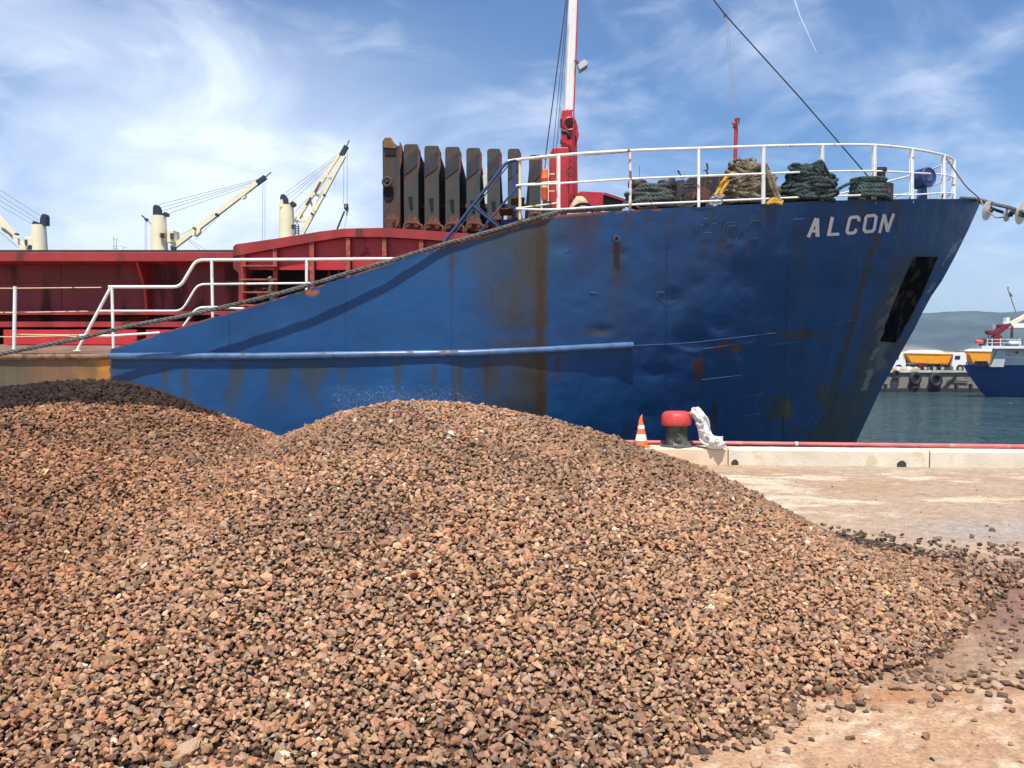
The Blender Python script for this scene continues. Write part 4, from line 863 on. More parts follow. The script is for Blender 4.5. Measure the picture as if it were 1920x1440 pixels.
b = MB(); l1 = [P1[1].lerp(P1[2], t)+Vector((0, -.002, -.012*math.sin(t*math.pi))) for t in np.linspace(0.35, 1, 8)]; b.tube(l1, .0275, 10); b.build('rail_tube', 'rusty_rail', fr_)['label'] = 'rust-flaked bent length of top rail'
for i in range(1, len(P0)):
    b = MB(); d = P1[i]-P0[i]; w_ = .026 if i < 5 else .05
    if i == 2: b.tube([P0[i], P0[i]+d*.5+Vector((.012, 0, 0)), P1[i]], .026, 10); b.build('post', 'rusty_rail', fr_)['label'] = 'rusty bent post'; continue
    tang = ((P0[min(i+1, len(P0)-1)]-P0[i-1]).normalized()); nrm = Vector((-tang.y, tang.x, 0)).normalized()
    if i < 4: b.tube([P0[i]-d*.03, P1[i]], .028, 10)
    else:
        q_ = [P0[i]-nrm*.05-tang*.008-d*.03, P0[i]+nrm*.05-tang*.008-d*.03, P0[i]+nrm*.05+tang*.008-d*.03, P0[i]-nrm*.05+tang*.008-d*.03]; b.prism(q_, d*1.03+nrm*(-.0))
        b.tube([P0[i]-d*.03, P1[i]], .022, 8)
    b.build('post', 'white_rail', fr_, smooth=i < 4)
    if i > 5:
        b = MB(); b.tube([mir(P0[i]), mir(P1[i])], .026, 8); b.build('post', 'white_rail', fr_)
# ---------------------------------------------------------------- mast crane
YM = 17.2; mp_ = m_px(YM)
mc = empty('crane_mast', at(1062, 392, YM), None); l_ = mc.location.copy(); mc.parent = ship; mc.location = l_-ship.location
def pprism(b, pts, Y, th): b.prism([at(a, c, Y) for a, c in pts], (0, th, 0))
b = MB(); pprism(b, [(1056, 392), (1053, 300), (1054, 206), (1073, 205), (1074, 300), (1074, 392)], YM, .5); b.build('column', 'mast_red', mc, smooth=False, bevel=.01)
b = MB(); pprism(b, [(1072, 392), (1072, 262), (1070, 232), (1073, 218), (1080, 225), (1084, 240), (1082, 262), (1084, 392)], YM+.12, .5); b.build('side_plate', 'red', mc, smooth=False)
b = MB(); pprism(b, [(1079, 238), (1084, 246), (1086, 252), (1084, 260), (1081, 264)], YM+.1, .3); b.build('ear_plate', 'mast_red', mc, smooth=False)
b = MB(); pprism(b, [(1031, 395), (1032, 285), (1037, 277), (1066, 276), (1066, 395)], YM-.25, .7); b.build('winch_housing', 'mast_red', mc, smooth=False, bevel=.012)
b = MB(); b.torus(at(1068, 232, YM-.03), .13, .02, (1, 0, 0), (0, 0, 1), 24, 8); b.build('sheave', 'mast_red', mc)
b = MB(); b.lathe([(.075, -.06), (.075, 0), (.06, .03)], at(1068, 232, YM-.0), 16, 'y'); b.build('sheave_pin', 'near_black', mc)
b = MB(); b.tube(smooth_path([at(1053, 249, YM-.12), at(1059, 247, YM-.14), at(1066, 252, YM-.14), at(1068, 261, YM-.1)]), .05, 10); b.build('exhaust_elbow', 'black', mc)
for yb in (224, 232, 262): b = MB(); b.tube([at(1053, yb, YM+.05), at(1053, yb+8, YM+.05)], .03, 8); b.build('bracket', 'black', mc)
b = MB(); b.tube([at(1065, 207, YM+.25), at(1073, 0, YM+.15), at(1081, -190, YM+.1)], .088, 20); b.tube([at(1070, 207, YM+.2), at(1078, 0, YM+.1), at(1086, -190, YM+.0)], .07, 16); b.build('boom', 'white_paint', mc)
b = MB(); b.tube([at(1075.5, 400, YM-.1), at(1076, 205, YM-.06), at(1083.5, 0, YM-.06), at(1090, -190, YM)], .014, 6); b.build('boom_cable', 'mast_red', mc)
for a_, c_, m_, r0 in (((1022, 300), (1063, -10), 'wire', .012), ((1020, 330), (1024, 290), 'wire', .012), ((1036, 290), (1064, 0), 'wire', .006), ((1043, 278), (1066, 0), 'wire', .006), ((1046, 270), (1052, 200), 'wire', .005)):
    b = MB(); b.tube([at(*a_, YM-.3), at(*c_, YM-.1)], r0, 6); b.build('stay_wire', m_, mc)
fl = MB(); fl.prism([at(1083, 121, YM-.1), at(1096, 111, YM-.1), at(1103, 117, YM-.1), at(1101, 122, YM-.1), at(1087, 131, YM-.1)], (0, .22, 0)); f0 = fl.build('floodlight', 'ship_grey', mc, smooth=False, bevel=.01)
b = MB(); b.prism([at(1087, 130, YM-.09), at(1100, 121, YM-.09), at(1102, 123, YM-.09), at(1088, 132, YM-.09)], (0, .2, 0)); b.build('lens', 'glass', f0, smooth=False)
b = MB(); b.bar(at(1078, 113, YM), at(1086, 122, YM), .06, .05); b.build('bracket', 'rust', f0, smooth=False)
b = MB(); pprism(b, [(1083, 387), (1083, 362), (1089, 358), (1131, 360), (1131, 391)], YM-.5, .5); b.build('base_box', 'mast_red', mc, smooth=False, bevel=.01)
b = MB(); pprism(b, [(1131, 364), (1140, 366), (1170, 377), (1168, 392), (1131, 391)], YM-.3, .3); b.build('foot_plate', 'black', mc, smooth=False)
b = MB(); b.bar(at(1132, 363, YM-.35), at(1172, 376, YM-.35), .06, .05); b.build('brace', 'red', mc, smooth=False)
# hook chain on the column
b = MB()
for k in range(5): b.torus(at(1069, 297+k*6.5, YM-.35), .035, .009, (1, 0, 0) if k % 2 else (0, 1, 0), (0, 0, 1), 14, 6, .6, 1)
b.torus(at(1071, 322, YM-.35), .09, .012, (1, 0, 0), (0, 0, 1), 16, 6); b.tube([at(1067, 332, YM-.35), at(1066, 362, YM-.35)], .012, 6); b.build('hook_chain', 'chain', mc)
# life-jacket box / float beside ladder (orange)
o_ = empty('orange_float', at(1021, 376, 16.4), 'upright orange plastic float lashed beside the last hatch panel', 'float')
b = MB(); c = at(1021.5, 376, 16.4); b.lathe([(.06, 0), (.075, .05), (.075, .40), (.085, .42), (.085, .46), (.07, .48), (.065, .60), (.03, .64)], c, 16); b.build('float_body', 'orange', o_)
b = MB(); b.lathe([(.078, .25), (.079, .29)], c, 16); b.build('strap', 'cream_rail', o_)
b = MB(); pbox(b, 1027.5, 1029.5, 318, 378, 16.2, 16.26); pbox(b, 1030, 1040, 325, 327, 16.2, 16.25); pbox(b, 1030, 1040, 357, 359, 16.2, 16.25); b.build('davit_ladder', 'cream_rail', ship, smooth=False)
# canvas-wrapped gear and fairlead on the bulwark shoulder
o_ = empty('wrapped_gear', at(1088, 395, 15.1), 'dusty canvas-wrapped lump beside the red crane box', 'canvas bundle')
xs_, ys_ = np.meshgrid(np.linspace(0, 2*math.pi, 28), np.linspace(0, math.pi/2, 12)); c = at(1087, 396, 15.2)
rr_ = .19*(1+.22*(vnoise(xs_*1.5, ys_*3, 120, 3)-.5)); grid_mesh('canvas', c.x+rr_*np.cos(xs_)*np.sin(ys_+.001), c.y+rr_*np.sin(xs_)*np.sin(ys_+.001), c.z+rr_*1.45*np.cos(ys_), 'sack', o_)
b = MB(); b.tube(smooth_path([at(1076, 397, 14.85), at(1079, 388, 14.85), at(1090, 383, 14.85), at(1104, 384, 14.85), at(1110, 390, 14.85), at(1110, 398, 14.85)]), .028, 10); b.build('fairlead', 'black', ship)
b = MB(); b.tube(smooth_path([at(1192, 386, 14.9), at(1200, 391, 14.9), at(1212, 390, 14.9), at(1220, 387, 14.9)]), .022, 8); b.build('cleat', 'rust', ship)
# ---------------------------------------------------------------- hatch panels
panels = [(718, 750, 262, 428, 1), (757.5, 784, 270, 431, 0), (796, 823, 273, 433, 0), (835, 861.5, 275, 433, 0), (874.5, 900, 277, 432, 0), (913.5, 938, 278.5, 425, 0), (952, 974.5, 278.5, 420, 0), (992, 1014, 290, 414, 0)]
ordn = ['first', 'second', 'third', 'fourth', 'fifth', 'sixth', 'seventh', 'eighth']
YP = 16.75
for i, (x0_, x1_, y0_, y1_, first) in enumerate(panels):
    a = at(x0_, y1_, YP); c = at(x1_, y0_, YP)
    lab = 'tallest and rustiest upright hatch panel, at the left end of the row' if first else ('short upright hatch panel at the right end of the row, beside the orange float' if i == 7 else f'{ordn[i]} upright grey-green steel hatch panel counted from the rusty tall one')
    t = empty('hatch_panel', (a.x, YP, a.z), lab, 'hatch panel', 'upright folded hatch panels')
    w_ = c.x-a.x; zt_ = c.z; b = MB()
    if first: t['label'] = lab
    if first: prof = [(0, a.z), (0, zt_-.02), (.04, zt_+.0), (.17, zt_+.0), (.25, zt_-.18), (w_-.02, zt_-.23), (w_, zt_-.3), (w_, a.z)]
    else: prof = [(0, a.z), (0, zt_-.05), (.03, zt_-.005), (.06, zt_), (w_-.02, zt_), (w_, zt_-.03), (w_, a.z)]
    b.prism([(a.x+u, YP, z_) for u, z_ in prof], (0, .10, 0)); b.build('end_plate', 'panel' if not first else 'panel_side', t, smooth=False, bevel=.008)
    b = MB(); b.box((a.x+.015, YP+.10, a.z), (c.x-.015+.012*(i < 6), YP+7.2, zt_-.10)); b.build('slab', 'panel_side', t, smooth=False)
    # stiffener lips on right flank
    b = MB(); b.prism([(c.x-.004, YP-.005, zt_-.03), (c.x+.035, YP-.005, zt_-.12), (c.x+.035, YP-.005, zt_-.42), (c.x+.0, YP-.005, zt_-.60), (c.x-.03, YP-.005, zt_-.36)], (0, .16, 0)); b.build('corner_lug', 'rust', t, smooth=False)
    # black patch painting a diagonal shadow across the end plate
    b = MB(); b.prism([(a.x+.01, YP-.002, zt_-.33), (c.x-.02, YP-.002, zt_-.10), (c.x-.02, YP-.002, zt_-.42), (c.x-.08, YP-.002, zt_-.50), (a.x+.07, YP-.002, zt_-.60), (a.x+.01, YP-.002, zt_-.66)], (0, -.012, 0)); b.build('shadow_patch', 'black', t, smooth=False) if not first else None
    b = MB(); e = (a.x+a.x*0+w_*.30); b.prism([(e, YP-.003, zt_-1.09), (e+.09, YP-.003, zt_-1.09), (e+.09, YP-.003, zt_-1.30), (e+.06, YP-.003, zt_-1.36), (e+.03, YP-.003, zt_-1.28)], (0, -.02, 0)); b.build('wedge_slot', 'near_black', t, smooth=False) if not first else None
    if first:
        b = MB(); pbox(b, 722, 742, 277, 291, YP-.02, YP-.003); b.build('opening', 'near_black', t, smooth=False)
        b = MB(); b.torus(at(726, 341, YP-.10), .085, .03, (1, 0, 0), (0, 0, 1), 24, 8); b.lathe([(.03, -.12), (.035, 0)], at(726, 341, YP-.01), 12, 'y'); b.build('roller', 'chain', t)
        b = MB(); b.prism([at(720, 352, YP-.01), at(737, 350, YP-.01), at(738, 368, YP-.01), at(732, 376, YP-.01), at(723, 376, YP-.01), at(719, 366, YP-.01)], (0, -.015, 0)); b.build('oval_recess', 'near_black', t, smooth=False)
        b = MB(); b.prism([at(719, 262, YP-.03), at(722, 258, YP-.03), at(733, 258, YP-.03), at(739, 268, YP-.03), at(745, 273, YP-.03), at(740, 278, YP-.03), at(719, 276, YP-.03)], (0, .026, 0)); b.build('rust_cap', 'rust_orange', t, smooth=False)
    # rusty wheel and link arm at the bottom
    wx = (x0_+x1_)/2+2; wy = y1_-12
    b = MB(); b.lathe([(.15, -.05), (.16, -.02), (.16, .04), (.15, .06)], at(wx, wy, YP-.15), 20, 'y'); b.lathe([(.05, -.12), (.05, 0)], at(wx, wy, YP-.15), 12, 'y'); wh = b.build('wheel', 'rust', t)
    b = MB(); arm = [at(x0_-1, wy+14, YP-.28), at(x0_+1, wy+2, YP-.28), at(x0_+8, wy-2, YP-.28), at(x1_-2, wy-1, YP-.28), at(x1_+7, wy+4, YP-.28), at(x1_+8, wy+16, YP-.28)]
    if not first: b.tube(arm, .028, 6); b.tube([v+Vector((0, .06, -.09)) for v in arm[1:-1]], .02, 6)
    else: b.tube([at(733, 418, YP-.28), at(735, 440, YP-.28)], .04, 8)
    b.build('link_arm', 'rust', t)
    if i < 7:
        b = MB(); nx0 = panels[i+1][0]; b2 = at((x1_+nx0)/2, 388, YP+.6); b.box((c.x, YP+.5, b2.z-.05), (at(nx0, 388, YP).x+.02, YP+.62, b2.z+.05)); b.build('spacer', 'stay' if i == 0 else 'black', t, smooth=False)
# panel trestle: dark supports under the row
b = MB()
for i, (x0_, x1_, y0_, y1_, f_) in enumerate(panels): pbox(b, x0_+3, x1_-2, y1_-2, 470, YP+.25, YP+.6)
b.build('panel_supports', 'rust', ship, smooth=False)
b = MB(); pbox(b, 700, 1040, 436, 520, YP+.9, YP+1.0); b.build('stowage_wall', 'red', ship, smooth=False)
# blue ladder plate and pieces near the seventh panel
b = MB(); pprism(b, [(961, 300), (967, 297), (968, 410), (960, 410)], 15.6, .05); b.build('blue_strip', 'blue_gear', ship, smooth=False)
b = MB(); pprism(b, [(938, 412), (962, 411), (990, 412), (990, 422), (940, 428)], 15.5, .3); b.build('platform', 'blue_gear', ship, smooth=False)
b = MB(); pbox(b, 1018, 1036, 377, 402, 15.7, 16.0); b.build('locker', 'black', ship, smooth=False)
# sailcloth scrap between fifth and sixth panels
b = MB(); pprism(b, [(905, 330), (911, 312), (914, 312), (914, 390), (910, 388)], YP+.7, .1); b.build('fender_cloth', 'ship_white', ship, smooth=False)
# chains
def chain(name, P, label, r=.045):
    P = resample([at(a, c, YP-.33) for a, c in P], r*1.55); b = MB()
    for k in range(len(P)-1):
        c = (P[k]+P[k+1])/2; d = (P[k+1]-P[k]).normalized(); s_ = Vector((1, 0, 0)) if k % 2 else Vector((0, 1, 0)); s_ = (s_-d*s_.dot(d)).normalized()
        b.torus(c, r, r*.24, d, s_, 12, 6, 1.0, .62)
    o = b.build(name, 'chain'); tag(o, label, 'chain', 'rusty chains hanging from the hatch panels'); return o
chain('hanging_chain', [(733, 432), (732, 450), (731, 482)], 'rusty chain hanging straight below the tall rusty hatch panel')
chain('hanging_chain', [(761, 428), (760, 446), (755, 462), (755, 482)], 'rusty chain hanging from the left arm of the second hatch panel')
chain('hanging_chain', [(791, 428), (785, 440), (781, 452), (777, 478)], 'rusty chain curving down from the right arm of the second hatch panel')
chain('hanging_chain', [(799, 428), (795, 440), (792, 455), (790, 476)], 'rusty chain hanging from the left arm of the third hatch panel')
chain('hanging_chain', [(833, 428), (834, 438), (838, 450), (842, 462)], 'short rusty chain hanging from the right arm of the third hatch panel')
chain('hanging_chain', [(872, 430), (873, 440), (876, 450)], 'short rusty chain hanging from the right arm of the fourth hatch panel')
# ---------------------------------------------------------------- windlass, post box, red davit pole etc.
YW2 = 16.6
wd = empty('windlass', at(1310, 388, YW2), 'dark rusty anchor windlass with a handwheel between the rope heaps', 'windlass')
b = MB(); pprism(b, [(1275, 392), (1275, 352), (1285, 352), (1287, 338), (1293, 332), (1352, 330), (1352, 392)], YW2, 1.2); b.build('housing', 'black', wd, smooth=False, bevel=.015)
b = MB(); pprism(b, [(1269, 392), (1269, 338), (1284, 336), (1284, 392)], YW2-.25, .3); b.build('side_frame', 'panel_side', wd, smooth=False, bevel=.01)
b = MB(); b.torus(at(1290, 366, YW2-.35), .235, .016, (1, 0, 0), (0, 0, 1), 30, 8)
for k in range(4):
    c = at(1290, 366, YW2-.35); an = k*math.pi/2+.5; b.tube([c, c+Vector((math.cos(an)*.235, 0, math.sin(an)*.235))], .01, 6)
b.build('handwheel', 'black', wd)
b = MB(); b.lathe([(.16, -.3), (.16, -.25), (.11, -.2), (.11, -.05), (.16, 0)], at(1312, 371, YW2-.05), 20, 'y'); b.build('drum', 'rust', wd)
b = MB(); b.tube([at(1279, 335, YW2-.1), at(1275, 326, YW2-.1), at(1272, 323, YW2-.1)], .014, 6); b.lathe([(.0, -.03), (.03, 0), (0, .03)], at(1272, 321.5, YW2-.1), 8); b.build('lever', 'black', wd)
b = MB(); b.tube([at(1329, 342, YW2), at(1325, 320, YW2), at(1327, 316, YW2), at(1325, 306, YW2)], .018, 6); b.tube([at(1325, 319, YW2), at(1319, 320, YW2)], .012, 6); b.build('lever', 'black', wd)
b = MB(); b.rope([at(1276, 388, 15.6), at(1275, 370, 15.7), at(1285, 351, 15.7), at(1305, 350, 15.7), at(1316, 372, 15.6)], .02, .1); b.build('cable', 'black', wd)
b = MB(); pprism(b, [(1253, 358), (1253, 335), (1256, 332), (1264, 332), (1267, 335), (1267, 358)], 16.4, .15); tag(b.build('post_box', 'blue_gear', smooth=False, bevel=.02), 'small blue upright locker behind the low rope coil', 'locker')
b = MB(); b.tube([at(1199, 352, 16.3), at(1199, 312, 16.3)], .005, 5); b.tube([at(1197, 351, 16.3), at(1208, 344, 16.3)], .012, 6); b.lathe([(.05, 0), (.05, .05), (.02, .08)], at(1207, 352, 16.3), 10); tag(b.build('deck_aerial', 'black'), 'thin aerial and small clamp above the low rope coil', 'aerial')
# twin bollards by the low coil
for x in (1195, 1250):
    b = MB(); b.lathe([(.16, 0), (.16, .40), (.19, .42), (.19, .50), (.17, .53)], at(x, 390, 16.0), 22); tag(b.build('deck_bitt', 'black'), 'dark round deck bitt at the '+('left' if x < 1220 else 'right')+' end of the low grey rope coil', 'bollard')
# red pole
pl = empty('davit_pole', at(1380, 382, 16.8), 'thin red pole with a dark fork head rising above the tan rope heap', 'pole')
b = MB(); b.tube([at(1380, 385, 16.8), at(1378.5, 300, 16.8), at(1380, 240, 16.8)], .038, 12); b.build('pole', 'pole', pl)
b = MB(); pprism(b, [(1376, 238), (1379, 222), (1388, 220), (1386, 232), (1382, 240)], 16.75, .09); b.build('fork_head', 'dark_red', pl, smooth=False); b = MB(); b.lathe([(.03, -.03), (.035, .03)], at(1375.5, 230, 16.72), 12, 'y'); b.build('sheave', 'pink', pl)
b = MB(); b.tube([at(1376, 228, 16.7), at(1360, 30, 16.9)], .006, 5); b.tube([at(1381, 218, 16.7), at(1364, 34, 16.9)], .006, 5); b.tube([at(1383, 225, 16.7), at(1388, 322, 16.7)], .006, 5); b.build('halyard', 'thin_wire', pl)
b = MB(); fs0 = at(1340, 0, 17.2); b.tube([at(1180, -210, 17.0), at(1336, -3, 17.2), at(1360, 28, 17.2), at(1500, 183, 17.6), at(1634, 338, 18.2)], .014, 8); tag(b.build('forestay', 'wire'), 'dark steel forestay slanting down from the top of the photo to the bow rail', 'wire')
b = MB(); b.lathe([(.03, -.03), (.03, .03)], at(1360, 29, 17.15), 8, 'y'); b.build('shackle', 'black', pl)
# red hatch peak behind tan rope
b = MB(); pprism(b, [(1392, 330), (1402, 316), (1414, 307), (1428, 307), (1434, 330)], 17.4, .8); b.build('skylight', 'red', ship, smooth=False)
# blue lamp/fan on pedestal
lp = empty('deck_lamp', at(1727, 372, 18.6), 'round blue drum on a stout blue pedestal near the bow rail', 'lamp')
c = at(1733, 334, 18.6); b = MB(); d = Vector((-.35, .9, 0)).normalized()
b.tube([c-d*.13, c-d*.12, c+d*.16, c+d*.2], .225, 28); b.build('drum', 'blue_gear', lp, bevel=.02)
b = MB(); b.torus(c-d*.13, .20, .016, (d.y, -d.x, 0), (0, 0, 1), 28, 6); b.build('rim', 'blue_gear', lp)
b = MB(); b.bar(c-d*.135+Vector((0, 0, -.09)), c-d*.135+Vector((0, 0, .09)), .18, .02, up=d); b.build('nameplate', 'weld', lp, smooth=False)
b = MB(); pprism(b, [(1724, 378), (1726, 352), (1738, 352), (1739, 378)], 18.58, .14); pprism(b, [(1717, 378), (1722, 366), (1727, 362), (1727, 378)], 18.5, .05); b.build('pedestal', 'blue_gear', lp, smooth=False)
# ---------------------------------------------------------------- rope heaps
def heap(name, cx, ybase, ytop, halfw, Y, m, label, loops, rr=.035, seed=1, shape='mound', cat='rope', depth=.42, jit=1.0, pitch=.2):
    rn = random.Random(seed); b = MB(); base_ = at(cx, ybase, Y); topz = at(cx, ytop, Y).z; H = topz-base_.z; A = halfw*m_px(Y)
    for k in range(loops):
        f = k/(loops-1) if loops > 1 else 0; 
        if shape == 'mound': w_ = A*(1-.55*f**2.2); z_ = base_.z+rr+f*(H-2*rr)
        else: w_ = A*(1-.05*f); z_ = base_.z+rr+f*(H-2*rr)
        w_ *= rn.uniform(.82, 1.03) if shape == 'mound' else rn.uniform(.96, 1.03); dpt = depth*rn.uniform(.8, 1.05)*(1-.3*f); ph = rn.uniform(0, 6.28); ti = rn.uniform(-.5, .5)*jit*H*.28; t2 = rn.uniform(-.5, .5)*jit*H*.2
        ox = rn.uniform(-.06, .06)*jit*A*1.5; P = []
        for s_ in range(26):
            a_ = 2*math.pi*s_/25+ph; wob = 1+.06*jit*math.sin(3*a_+ph)
            P.append((base_.x+ox+w_*wob*math.cos(a_), Y+dpt*wob*math.sin(a_), max(base_.z+rr*.6, z_+ti*math.cos(a_)+t2*math.sin(a_)+rn.uniform(-.006, .006)*jit)))
        b.rope(P, rr, pitch, seg=.03, n=5)
    o = b.build(name, m); tag(o, label, cat, 'ropes coiled on the foredeck'); return o
heap('rope_coil', 1222, 391, 347, 47, 15.6, 'green_rope', 'low wide grey-green rope coil left of the windlass', 20, .042, 2, depth=.3, jit=1.1)
heap('rope_heap', 1400, 385, 315, 50, 15.9, 'tan_rope', 'big tan rope heap behind the rail, right of the windlass', 62, .038, 4, depth=.4, jit=2.1)
heap('rope_heap', 1514, 379, 317, 46, 16.1, 'dark_rope', 'big dark green rope heap between the tan heap and the bow', 56, .038, 5, depth=.4, jit=2.2)
heap('rope_coil', 1627, 376, 334, 32, 16.9, 'dark_rope', 'neat dark green rope drum wound round a bitt near the bow', 9, .045, 6, shape='drum', depth=.33, jit=.25)
b = MB(); b.lathe([(.28, 0), (.28, .35), (.12, .36), (.12, .62), (.15, .64), (.15, .70)], at(1648, 378, 17.15), 20); tag(b.build('deck_bitt', 'black'), 'dark bitt standing inside the neat rope drum near the bow', 'bollard')
# filling cores so heaps are not hollow
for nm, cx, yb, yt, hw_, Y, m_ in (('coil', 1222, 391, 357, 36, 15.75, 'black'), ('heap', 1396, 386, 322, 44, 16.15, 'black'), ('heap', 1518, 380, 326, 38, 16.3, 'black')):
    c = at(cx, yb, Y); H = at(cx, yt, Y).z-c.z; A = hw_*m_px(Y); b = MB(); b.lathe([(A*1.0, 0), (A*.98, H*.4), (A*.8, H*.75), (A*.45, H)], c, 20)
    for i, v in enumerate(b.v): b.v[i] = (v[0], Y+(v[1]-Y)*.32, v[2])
    tag(b.build('rope_core', m_), {1222: 'dark filler core of the low grey rope coil', 1396: 'dark filler core deep inside the tan rope heap', 1518: 'dark filler core deep inside the dark green rope heap'}[cx], 'rope')
b = MB(); b.rope(smooth_path([at(1343, 388, 15.35), at(1340, 372, 15.35), at(1350, 350, 15.4), at(1362, 333, 15.45), at(1376, 325, 15.5)]), .036, .16); b.rope(smooth_path([at(1350, 382, 15.36), at(1352, 362, 15.36), at(1366, 338, 15.4)]), .034, .16); tag(b.build('yellow_rope', 'yellow'), 'yellow rope looped over the left side of the tan heap', 'rope')
b = MB(); b.rope(smooth_path([at(1440, 381, 15.3), at(1448, 374, 15.3), at(1458, 375, 15.3), at(1468, 379, 15.3)]), .032, .15); b.rope(smooth_path([at(1438, 382, 15.25), at(1452, 379, 15.25), at(1466, 382, 15.25)]), .03, .15); tag(b.build('yellow_rope', 'yellow'), 'short yellow rope bunch at the deck edge right of the tan heap', 'rope')
b = MB(); b.rope(smooth_path([at(1434, 318, 15.5), at(1444, 326, 15.4), at(1452, 345, 15.35), at(1462, 378, 15.3)]), .04, .2); b.rope(smooth_path([at(1428, 314, 15.5), at(1436, 308, 15.45), at(1440, 330, 15.4), at(1450, 360, 15.35), at(1458, 378, 15.3)]), .035, .2); tag(b.build('rope_tail', 'tan_rope'), 'tan rope tails falling right from the top of the tan heap', 'rope')
b = MB(); b.rope(smooth_path([at(1524, 318, 15.6), at(1533, 306, 15.5), at(1541, 303, 15.45), at(1548, 316, 15.5), at(1556, 330, 15.6)]), .03, .15); b.rope(smooth_path([at(1528, 312, 15.5), at(1542, 309, 15.43), at(1541, 320, 15.43), at(1535, 312, 15.43)]), .025, .12); tag(b.build('lashing_rope', 'dark_rope'), 'dark lashing tied round a rail post above the dark green heap', 'rope')
b = MB(); b.rope(smooth_path([at(1567, 360, 16.4), at(1580, 350, 16.6), at(1600, 342, 16.8), at(1615, 340, 16.8)]), .035, .2); b.rope(smooth_path([at(1657, 356, 16.8), at(1664, 366, 16.8), at(1672, 375, 16.8)]), .03, .2); tag(b.build('rope_tail', 'dark_rope'), 'green rope ends leading into the neat rope drum', 'rope')
# grey tarp scrap
U, Vv = np.meshgrid(np.linspace(0, 1, 26), np.linspace(0, 1, 16)); Tq = [at(1322, 386, 15.2), at(1350, 385, 15.2), at(1362, 366, 15.3), at(1338, 364, 15.3)]
q3 = [[(1-u)*(1-v)*Tq[0][k]+u*(1-v)*Tq[1][k]+u*v*Tq[2][k]+(1-u)*v*Tq[3][k] for k in range(3)] for u, v in [(0, 0)]]
Q = [(1-U)*(1-Vv)*Tq[0][k]+U*(1-Vv)*Tq[1][k]+U*Vv*Tq[2][k]+(1-U)*Vv*Tq[3][k] for k in range(3)]
tp = empty('tarp', at(1340, 386, 15.2), 'small crumpled grey tarp at the foot of the yellow rope', 'tarp'); t_o = grid_mesh('cloth', Q[0], Q[1]+(vnoise(U*6, Vv*6, 131, 3)-.5)*.2, Q[2]+(vnoise(U*5, Vv*5, 132, 3)-.5)*.05, mat('grey_tarp', (.22, .24, .26), .6, var=.3), tp); t_o.modifiers.new('s', 'SOLIDIFY').thickness = .006
# ---------------------------------------------------------------- mooring lines
def offp(px, py, o): v = hitY(px, py, 0); return at(px, py, v.y-o)
path = [at(-900, 840, 12.6), at(-450, 752, 13.3), at(-200, 706, 13.62), at(0, 664, 13.85), at(150, 634, 13.9), at(240, 612, 13.93), at(350, 591, 13.95), at(480, 561, 13.99), at(580, 534, 14.02), at(650, 512.5, 14.06), at(725, 491, 14.12), at(825, 460, 14.24), at(876, 446, 14.26), at(983, 415, 14.28), at(1029, 402, 14.3), at(1070, 393, 14.5), at(1130, 391, 14.9), at(1170, 388, 15.2)]
b = MB(); b.rope(smooth_path(path, 5), .038, .26, seg=.035, n=6); tag(b.build('mooring_rope', 'mooring'), 'long twisted grey mooring rope running down along the sloping bulwark', 'rope', 'mooring ropes')
b = MB(); b.rope(smooth_path([at(1800, 371, 20.3), at(1836, 374, 20.2), at(1870, 384, 19.3), at(1925, 399, 18), at(2300, 520, 14)], 5), .045, .3, seg=.05); tag(b.build('mooring_rope', 'mooring'), 'dark head rope leaving the bow tip toward the right edge', 'rope', 'mooring ropes')
b = MB(); b.rope(smooth_path([at(1838, 378, 20.4), at(1858, 390, 19.6), at(1895, 402, 18.7), at(1925, 407, 18), at(2300, 560, 14)], 5), .04, .3, seg=.05); tag(b.build('mooring_rope', 'dark_rope'), 'lower green head rope passing through the rat guards off the bow', 'rope', 'mooring ropes')
b = MB(); b.rope(smooth_path([at(1772, 293, 19.2), at(1790, 320, 19.3), at(1812, 350, 19.6), at(1836, 372, 20), at(1846, 388, 19.7), at(1862, 404, 19.3), at(1872, 408, 19), at(1895, 405, 18.7)], 5), .018, .12, seg=.03); tag(b.build('heaving_line', mat('pale_line', (.30, .22, .16), .9)), 'thin brown line tied to the bow rail and drooping to the rat guard', 'rope')
def guard(px, py, Y, rad, label):
    c = at(px, py, Y); ax = Vector((.55, -.80, -.2)).normalized(); t = empty('rat_guard', c, label, 'rat guard', 'rat guards on the bow lines')
    b = MB(); u = ax.orthogonal().normalized(); w_ = ax.cross(u); n = 28; vs = []
    for s_, h_ in ((1, -.0), (1, .006), (0.08, .05), (.08, .04)):
        for j in range(n): a_ = 2*math.pi*j/n; vs.append(c+(u*math.cos(a_)+w_*math.sin(a_))*rad*s_+ax*h_)
    b.add(vs, [(i*n+j, i*n+(j+1) % n, ((i+1) % 4)*n+(j+1) % n, ((i+1) % 4)*n+j) for i in range(4) for j in range(n)]); b.build('disc', 'guard', t)
    b = MB(); b.tube([c-ax*.03, c+ax*.12], .05, 12); b.build('sleeve', 'black', t); return t
guard(1851, 395, 19.6, .235, 'left round pale metal rat guard just off the bow tip'); guard(1888, 402, 18.75, .17, 'middle smaller rat guard on the bow line'); guard(1914, 400, 18.3, .25, 'right large rat guard cut by the right edge of the photo')

